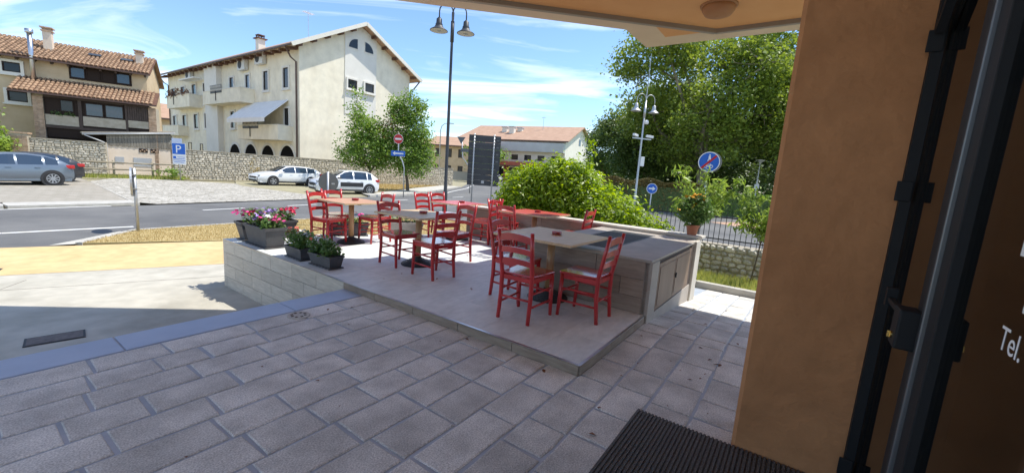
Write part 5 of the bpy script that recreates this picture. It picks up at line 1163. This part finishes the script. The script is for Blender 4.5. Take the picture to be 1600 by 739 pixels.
for k in range(23):
    x = .02+k*.16; MB().box(x, x+.147, -.05, -.005, 2.10-.05*(k % 2), 2.86+.117*x).build('plank', 'greywood', sd)
for x in (1.75, 2.4): q = MB().box(x, x+.5, -.03, -.001, 1.72, 2.0).build('vent', 'shutter', sd); [MB().box(x+.03+i*.12, x+.11+i*.12, -.05, -.031, 1.76+(i % 2)*.1, 1.86+(i % 2)*.1).build('vent_tile', 'brick', q) for i in range(4)]
MB().box(.4, .88, -.03, -.001, .85, 1.3).build('meter_box', 'alu', sd); MB().box(1.4, 2.45, -.03, -.001, .65, 1.3).build('meter_cabinet', 'alu', sd)
bp = thing('brick_pier', 'old brick gate pier between the shed and the stone wall', 'pier', (-26.1, 31.2, G), u_)
MB().box(0, .55, 0, .55, 0, 2.75).build('core', 'stonemortar', bp); bb = MB(); z = 0
while z < 2.45:
    for k in range(2): bb.box(.01+k*.27, .265+k*.27, -.02, .0, z+.006, z+.07); bb.box(-.02, .0, .01+k*.27, .265+k*.27, z+.006, z+.07)
    z += .078
bb.build('bricks', 'brick', bp, kind='stuff'); MB().box(-.07, .62, -.07, .62, 2.47, 2.62).build('cap', 'stonemortar', bp); MB().box(.1, .7, -.1, -.06, 2.3, 2.95).build('hanging_cloth', 'laundry', bp)
bp2 = thing('brick_gatepost', 'brick gate pier beside the green shrub, left of the boundary wall', 'pier', (-32.75, 26.8, G), u_)
MB().box(0, .7, 0, .6, 0, 2.45).build('core', 'stonemortar', bp2); bb = MB(); z = 0
while z < 2.3:
    for k in range(3): bb.box(.01+k*.232, .228+k*.232, -.02, .0, z+.006, z+.07)
    z += .078
bb.build('bricks', 'brick', bp2, kind='stuff'); MB().box(-.06, .76, -.06, .66, 2.45, 2.55).build('cap', 'brick', bp2)
# wooden rail fence
wf = thing('rail_fence', 'weathered two rail wooden fence in front of the shed', 'fence', (-27.5, 25.3, G), math.atan2(4.0, 2.2))
for k in range(4): MB().tube([(k*2.05, 0, 0), (k*2.05, 0, 1.15)], .065, 8).build('post', 'fencewood', wf, smooth=True)
for k in range(3):
    for z in (.55, 1.0): MB().tube([(k*2.05, -.06, z), (k*2.05+2.05, -.06, z+random.uniform(-.02, .02))], .05, 7).build('rail', 'fencewood', wf, smooth=True)
wb = inpoly([(-28.5, 25), (-24.2, 31.0), (-24.0, 29.2), (-27.6, 24.2)], 1500); blades('weeds', np.c_[wb, np.full(len(wb), G)], .3, 'blade_green', wid=.02); tag(bpy.data.objects['weeds'], 'weeds along the wooden fence', 'weeds')
# ---- far houses
def far_house(lab, loc, rz, Wd, D, H, rh, m, wins, band=None, roofm='roofplain', arcade=None):
    t = thing('house', lab, 'house', loc, rz); MB().box(-Wd/2, Wd/2, 0, D, 0, H).build('wall', m, t)
    MB().add([(Wd/2, 0, H), (Wd/2, D, H), (Wd/2, D/2, H+rh), (-Wd/2, 0, H), (-Wd/2, D, H), (-Wd/2, D/2, H+rh)], [(0, 1, 2), (5, 4, 3), (0, 2, 5, 3), (1, 4, 5, 2)]).build('gable', m, t)
    k = rh/(D/2); v = .9; r = MB()
    for y0, y1, z0, z1 in ((-v, D/2, H-v*k, H+rh), (D/2, D+v, H+rh, H-v*k)): r.add([(-Wd/2-v, y0, z0+.05), (Wd/2+v, y0, z0+.05), (Wd/2+v, y1, z1+.05), (-Wd/2-v, y1, z1+.05), (-Wd/2-v, y0, z0+.3), (Wd/2+v, y0, z0+.3), (Wd/2+v, y1, z1+.3), (-Wd/2-v, y1, z1+.3)], [(0, 3, 2, 1), (4, 5, 6, 7), (0, 1, 5, 4), (1, 2, 6, 5), (2, 3, 7, 6), (3, 0, 4, 7)])
    ro = r.build('roof', roofm, t); MB().box(-Wd/2-v, Wd/2+v, -v-.12, -v, H-v*k, H-v*k+.2).build('gutter', 'pipe', ro)
    for u0, u1, z0, z1 in wins: opening(t, MH, u0, u1, z0, z1, frame='shutter', pane='glass', fw=.1)
    if band: MB().box(-Wd/2, Wd/2, -1.2, -.001, band[0], band[1]).build('loggia_band', band[2], t)
    return t, ro
fh, ro = far_house('long pale house with orange roof and shop front behind the laurel bush', (-2.0, 100.9, G), R(-25), 28, 22, 10.0, 4.2, 'plaster_pale', [(-13+k*3.4, -11.3+k*3.4, 5.3, 6.5) for k in range(8)], band=(7.3, 9.4, 'bandplaster'))
mk('shopred', (.36, .10, .07), (.44, .14, .10), scale=1, rough=.8)
MB().box(-14, 14, -1.6, -.01, 3.9, 4.8).build('shop_fascia', 'shopred', fh); MB().box(-14, 14, -1.62, -1.601, 3.75, 3.9).build('shop_edge', 'cardark', fh)
for k in range(6): MB().box(-13.6+k*4.6, -10.6+k*4.6, -.05, -.002, .2, 3.4).build('shop_window', 'glass', fh); MB().box(-10.5+k*4.6, -9.1+k*4.6, -.15, -.002, 0, 3.7).build('shop_pier', 'shopred', fh)
for x, y in ((-5, 5), (-2.5, 4), (-1.2, 6)): c_ = MB().box(x, x+1.3, y, y+1.2, 11, 13.4).build('chimney', 'plaster_pale', ro); MB().box(x-.15, x+1.45, y-.15, y+1.35, 13.4, 13.6).build('chimney_cap', 'alu', c_)
MB().tube([(5, 8, 12), (5, 8, 16.5)], .06, 6).tube([(4.4, 8, 16.3), (5.6, 8, 16.3)], .05, 4).build('antenna', 'galv', ro)
MB().box(14.0, 14.06, 10, 11.6, 9.9, 11.4).build('gable_window', 'glass', fh)
far_house('pale yellow house far down the street beyond the lamp post', (-12.8, 92, G), R(-6), 13, 12, 7.2, 2.0, 'tanplaster', [(-5.5+k*2.6, -4.4+k*2.6, 4.6, 6.4) for k in range(5)] + [(-5.5+k*2.6, -4.4+k*2.6, 1.0, 2.8) for k in range(5)])
far_house('low grey building far behind the street trees', (-26, 118, G), R(-8), 22, 14, 8.2, 2.0, 'greyplaster', [(-8+k*3, -6+k*3, 4.0, 6.0) for k in range(6)])
far_house('tiled roof of a house seen between the two big houses', (-60, 75, G), R(20), 22, 12, 7.5, 2.6, 'tanplaster', [(-6+k*3, -5+k*3, 3, 5) for k in range(4)])
wk_ = thing('garden_wall', 'low pale wall at the far end of the street', 'wall', (-9.5, 80, G), R(10)); MB().box(-3, 3, 0, .3, 0, 1.6).build('wall', 'greyplaster', wk_, bev=.03); MB().box(-3.05, 3.05, -.05, .35, 1.6, 1.7).build('coping', 'kerbstone', wk_)
# ================================================================ trees
def limb(b, p0, p1, r0, r1, sag=.12, n=5):
    p0 = Vector(p0); p1 = Vector(p1); L = (p1-p0).length; off = Vector((random.gauss(0, 1), random.gauss(0, 1), random.gauss(0, .5)))*L*sag
    pts = [p0.lerp(p1, k/n)+off*math.sin(math.pi*k/n) for k in range(n+1)]; b.tube(pts, [r0+(r1-r0)*k/n for k in range(n+1)], 8)
def tree(name, lab, loc, trunk, lobes, m, bark, leaf, ncl, per, cr, up=.5, group=None, extra=None):
    t = thing(name, lab, 'tree', loc, 0, group)
    tr = MB(); top = Vector(trunk['top']); tr.tube([(0, 0, -.1), Vector((0, 0, 0)).lerp(top, .1), Vector((0, 0, 0)).lerp(top, .5)+Vector((trunk['r']*.5, 0, 0)), top], [trunk['r']*1.5, trunk['r']*1.08, trunk['r']*.9, trunk['r']*.7], 12)
    tr.build('trunk', bark, t, smooth=True)
    br = MB(); C = []; Wt = []
    for (x, y, z, rx, ry, rz) in lobes:
        st = top.lerp(Vector((0, 0, 0)), random.uniform(0, .25)); limb(br, st, (x, y, z), trunk['r']*.42, trunk['r']*.12)
        for k in range(6):
            v = Vector((random.gauss(0, 1), random.gauss(0, 1), random.gauss(.3, .8))).normalized(); limb(br, (x, y, z), (x+v.x*rx*.9, y+v.y*ry*.9, z+v.z*rz*.9), trunk['r']*.13, trunk['r']*.03, n=4)
    br.build('limbs', bark, t, smooth=True)
    vol = np.array([l[3]*l[4]*l[5] for l in lobes])**.67; num = (vol/vol.sum()*ncl).astype(int)+1
    for (x, y, z, rx, ry, rz), n in zip(lobes, num):
        v = rng.normal(size=(n, 3)); v /= np.linalg.norm(v, axis=1)[:, None]; rad = rng.uniform(.15, 1, (n, 1))**.42*(1+.09*rng.normal(size=(n, 1)))
        C.append(v*rad*np.array([rx, ry, rz])+np.array([x, y, z]))
    C = np.vstack(C); P = clump(C, (cr, cr, cr*.62), per)
    leaves('crown', P, leaf, m, t, up=up, aspect=.75)
    if extra is not None: leaves('browned_leaves', clump(np.array(extra[0]), extra[1], extra[2]), leaf, 'leaf_rust', t)
    return t
def lobes_in(cx_, cz_, rx, rz, n, lr, seed, cy_=0, ry=None, low=.0):
    q = random.Random(seed); out = []; ry = ry or rx
    for k in range(n):
        while True:
            v = (q.uniform(-1, 1), q.uniform(-1, 1), q.uniform(-1, 1))
            if .25 < v[0]**2+v[1]**2+v[2]**2 < 1: break
        s = q.uniform(.75, 1.25)*lr; out.append((cx_+v[0]*rx, cy_+v[1]*ry, max(cz_+v[2]*rz, low), s*1.15, s*1.15, s*.85))
    return out
tree('plane_tree', 'huge leafy plane tree behind the silver lamp post', (17.2, 39, G), dict(top=(0, 0, 4.6), r=.55), lobes_in(-1.0, 10.2, 7.6, 5.2, 26, 2.5, 3, low=4.2), 'leaf_plane', 'planebark', .26, 900, 75, 1.15, group='plane trees in the park')
tree('plane_tree', 'big plane tree at the right, partly hidden by the orange pier', (27.5, 38, G), dict(top=(0, 0, 4.8), r=.5), lobes_in(0, 9.8, 6.6, 5.5, 22, 2.4, 5, low=4.0), 'leaf_plane', 'planebark', .26, 700, 75, 1.15, group='plane trees in the park')
tree('plane_tree', 'dark plane tree standing behind the left half of the park trees', (15.5, 50, G), dict(top=(0, 0, 4.5), r=.5), lobes_in(0, 7.6, 4.8, 4.2, 16, 2.4, 9, low=2.8), 'leaf_dark', 'planebark', .30, 560, 70, 1.2, group='plane trees in the park')
tree('plane_tree', 'dark tree closing the view under the big crowns in the park', (26, 60, G), dict(top=(0, 0, 4.5), r=.5), lobes_in(0, 6.5, 12, 4.2, 20, 3.2, 12, low=2.6), 'leaf_dark', 'planebark', .36, 620, 70, 1.4, group='plane trees in the park')
tree('plane_tree', 'shaded park tree farthest right behind the young shrub', (40, 56, G), dict(top=(0, 0, 4.5), r=.5), lobes_in(0, 7.5, 8, 5, 16, 3, 14, low=2.6), 'leaf_dark', 'planebark', .36, 480, 70, 1.4, group='plane trees in the park')
tree('street_tree', 'light green street tree left of the no entry sign', (-11.9, 33, G), dict(top=(.2, .1, 1.7), r=.11), [(-.1, 0, 3.2, 1.9, 1.6, 1.5), (-1.2, 0, 2.7, 1.2, 1.2, 1.05), (.8, 0, 4.2, 1.4, 1.2, 1.4), (-.4, 0, 4.7, 1.1, 1.1, 1.2), (-.9, 0, 5.9, .55, .55, 1.0), (1.4, 0, 2.7, 1.3, 1.2, 1.2), (1.6, 0, 3.6, 1.0, 1.0, 1.0), (-.85, 0, 7.1, .3, .3, .6)], 'leaf_street', 'bark', .17, 420, 26, .6, group='street trees on the dry plot')
tree('street_tree', 'green street tree with a patch of browned leaves behind the signs', (-8.7, 33.4, G), dict(top=(-.3, 0, 1.8), r=.13), [(0, 0, 3.4, 1.6, 1.5, 1.5), (-.5, 0, 5.0, 1.3, 1.2, 1.3), (.6, 0, 4.6, 1.2, 1.1, 1.2), (-.9, 0, 6.2, .9, .8, .8), (.5, 0, 6.1, .9, .9, .7), (.2, 0, 2.0, 1.3, 1.2, .9), (1.0, 0, 2.9, 1.0, 1.0, 1.0), (-1.1, 0, 7.0, .6, .6, .6), (.7, 0, 6.9, .6, .6, .6), (.0, 0, 7.4, .4, .4, .5)], 'leaf_street', 'bark', .17, 420, 28, .55, group='street trees on the dry plot', extra=([(-1.5, -.8, 4.9), (-1.6, -.9, 4.3), (-1.2, -.9, 5.3)], .7, 45))
tree('garden_tree', 'small yellow green tree left of the sign board far down the street', (-6.6, 78, G), dict(top=(0, 0, 2.6), r=.2), lobes_in(0, 4.8, 2.6, 2.4, 9, 1.7, 21), 'leaf_street', 'bark', .35, 120, 26, 1.0)
tree('garden_shrub', 'light green shrub at the left edge in front of the ochre house', (-33.6, 26.2, G), dict(top=(0, 0, 1.0), r=.08), [(-.6, 0, 2.0, 1.5, 1.0, 1.1), (-.9, 0, 3.4, 1.0, .9, 1.0), (.3, 0, 1.6, 1.0, .9, .7), (-1.4, 0, 4.3, .8, .8, .7)], 'leaf_peach', 'bark', .20, 220, 24, .5)
tree('garden_tree', 'dark conifer beside the gable of the orange roofed house', (17.5, 82, G), dict(top=(0, 0, 3), r=.3), lobes_in(0, 7, 3, 4.5, 12, 2.2, 31), 'leaf_dark', 'bark', .4, 220, 40, 1.2)
def hedge(lab, p, q, w_, h, m, n, leaf):
    t = thing('hedge', lab, 'hedge', (p[0], p[1], G), math.atan2(q[1]-p[1], q[0]-p[0])); L = math.hypot(q[0]-p[0], q[1]-p[1])
    P = np.c_[rng.uniform(0, L, n), rng.uniform(-w_/2, w_/2, n), h*(1-rng.uniform(0, 1, n)**2*.95)]; P[:, 2] *= 1+.06*np.sin(P[:, 0]*2.3)
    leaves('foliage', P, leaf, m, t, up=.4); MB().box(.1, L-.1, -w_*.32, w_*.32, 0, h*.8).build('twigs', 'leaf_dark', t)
hedge('reddish brown clipped hedge before the park trees', (7.0, 33), (15.5, 31.5), 1.4, 2.3, 'leaf_hedge', 9000, .16)
hedge('green hedge right of the reddish one by the park path', (15.7, 31.5), (20.5, 30.5), 1.2, 1.7, 'leaf_street', 4500, .15)
for i, (x, y) in enumerate(((29.5, 44), (33.5, 47))):
    pbk = thing('park_bench', ['dark park bench nearer the pale lamp', 'dark park bench farther along the lawn'][i], 'bench', (x, y, G+.05), R(20))
    MB().box(-.8, .8, -.2, .2, .42, .47).build('seat', 'iron', pbk); MB().box(-.8, .8, .2, .25, .5, .85).build('backrest', 'iron', pbk); [MB().box(s*.65-.03, s*.65+.03, -.18, .22, 0, .42).build('leg', 'iron', pbk) for s in (-1, 1)]
wp = thing('wall_weed', 'green weed bush growing at the foot of the stone wall', 'plant', (-24.6, 29.2, G), 0); leaves('foliage', clump(rng.normal(size=(26, 3))*np.array([.35, .25, .2])+np.array([0, 0, .45]), .2, 14), .14, 'leaf_street', wp)
wp2 = thing('wall_weed', 'dry weed climbing the stone wall left of the estate car', 'plant', (-20.5, 32.3, G), 0); leaves('foliage', clump(rng.normal(size=(26, 3))*np.array([.3, .15, .4])+np.array([0, 0, .7]), .2, 12), .13, 'leaf_hedge', wp2)

def treeline(lab, p, q, h, n):
    t = thing('distant_wood', lab, 'wood', (p[0], p[1], G), math.atan2(q[1]-p[1], q[0]-p[0])); t["kind"] = "stuff"; L = math.hypot(q[0]-p[0], q[1]-p[1])
    c_ = np.c_[rng.uniform(0, L, n), rng.uniform(-4, 4, n), np.zeros(n)]; c_[:, 2] = rng.uniform(0, 1, n)*h*(.75+.25*np.sin(c_[:, 0]*.21)*np.cos(c_[:, 0]*.083))
    leaves('foliage', clump(c_, 1.5, 22), .75, 'leaf_dark', t, up=.5)
    b = MB()
    for k in range(int(L/6)): b.tube([(k*6+random.uniform(-2, 2), random.uniform(-2, 2), 0), (k*6, 0, h*.7)], [.3, .15], 6)
    b.build('trunks', 'bark', t)
treeline('dark wood closing the far side of the park', (14, 122), (150, 100), 9, 1500)
treeline('low trees on the far horizon behind the houses', (-260, 330), (60, 330), 9, 1400)
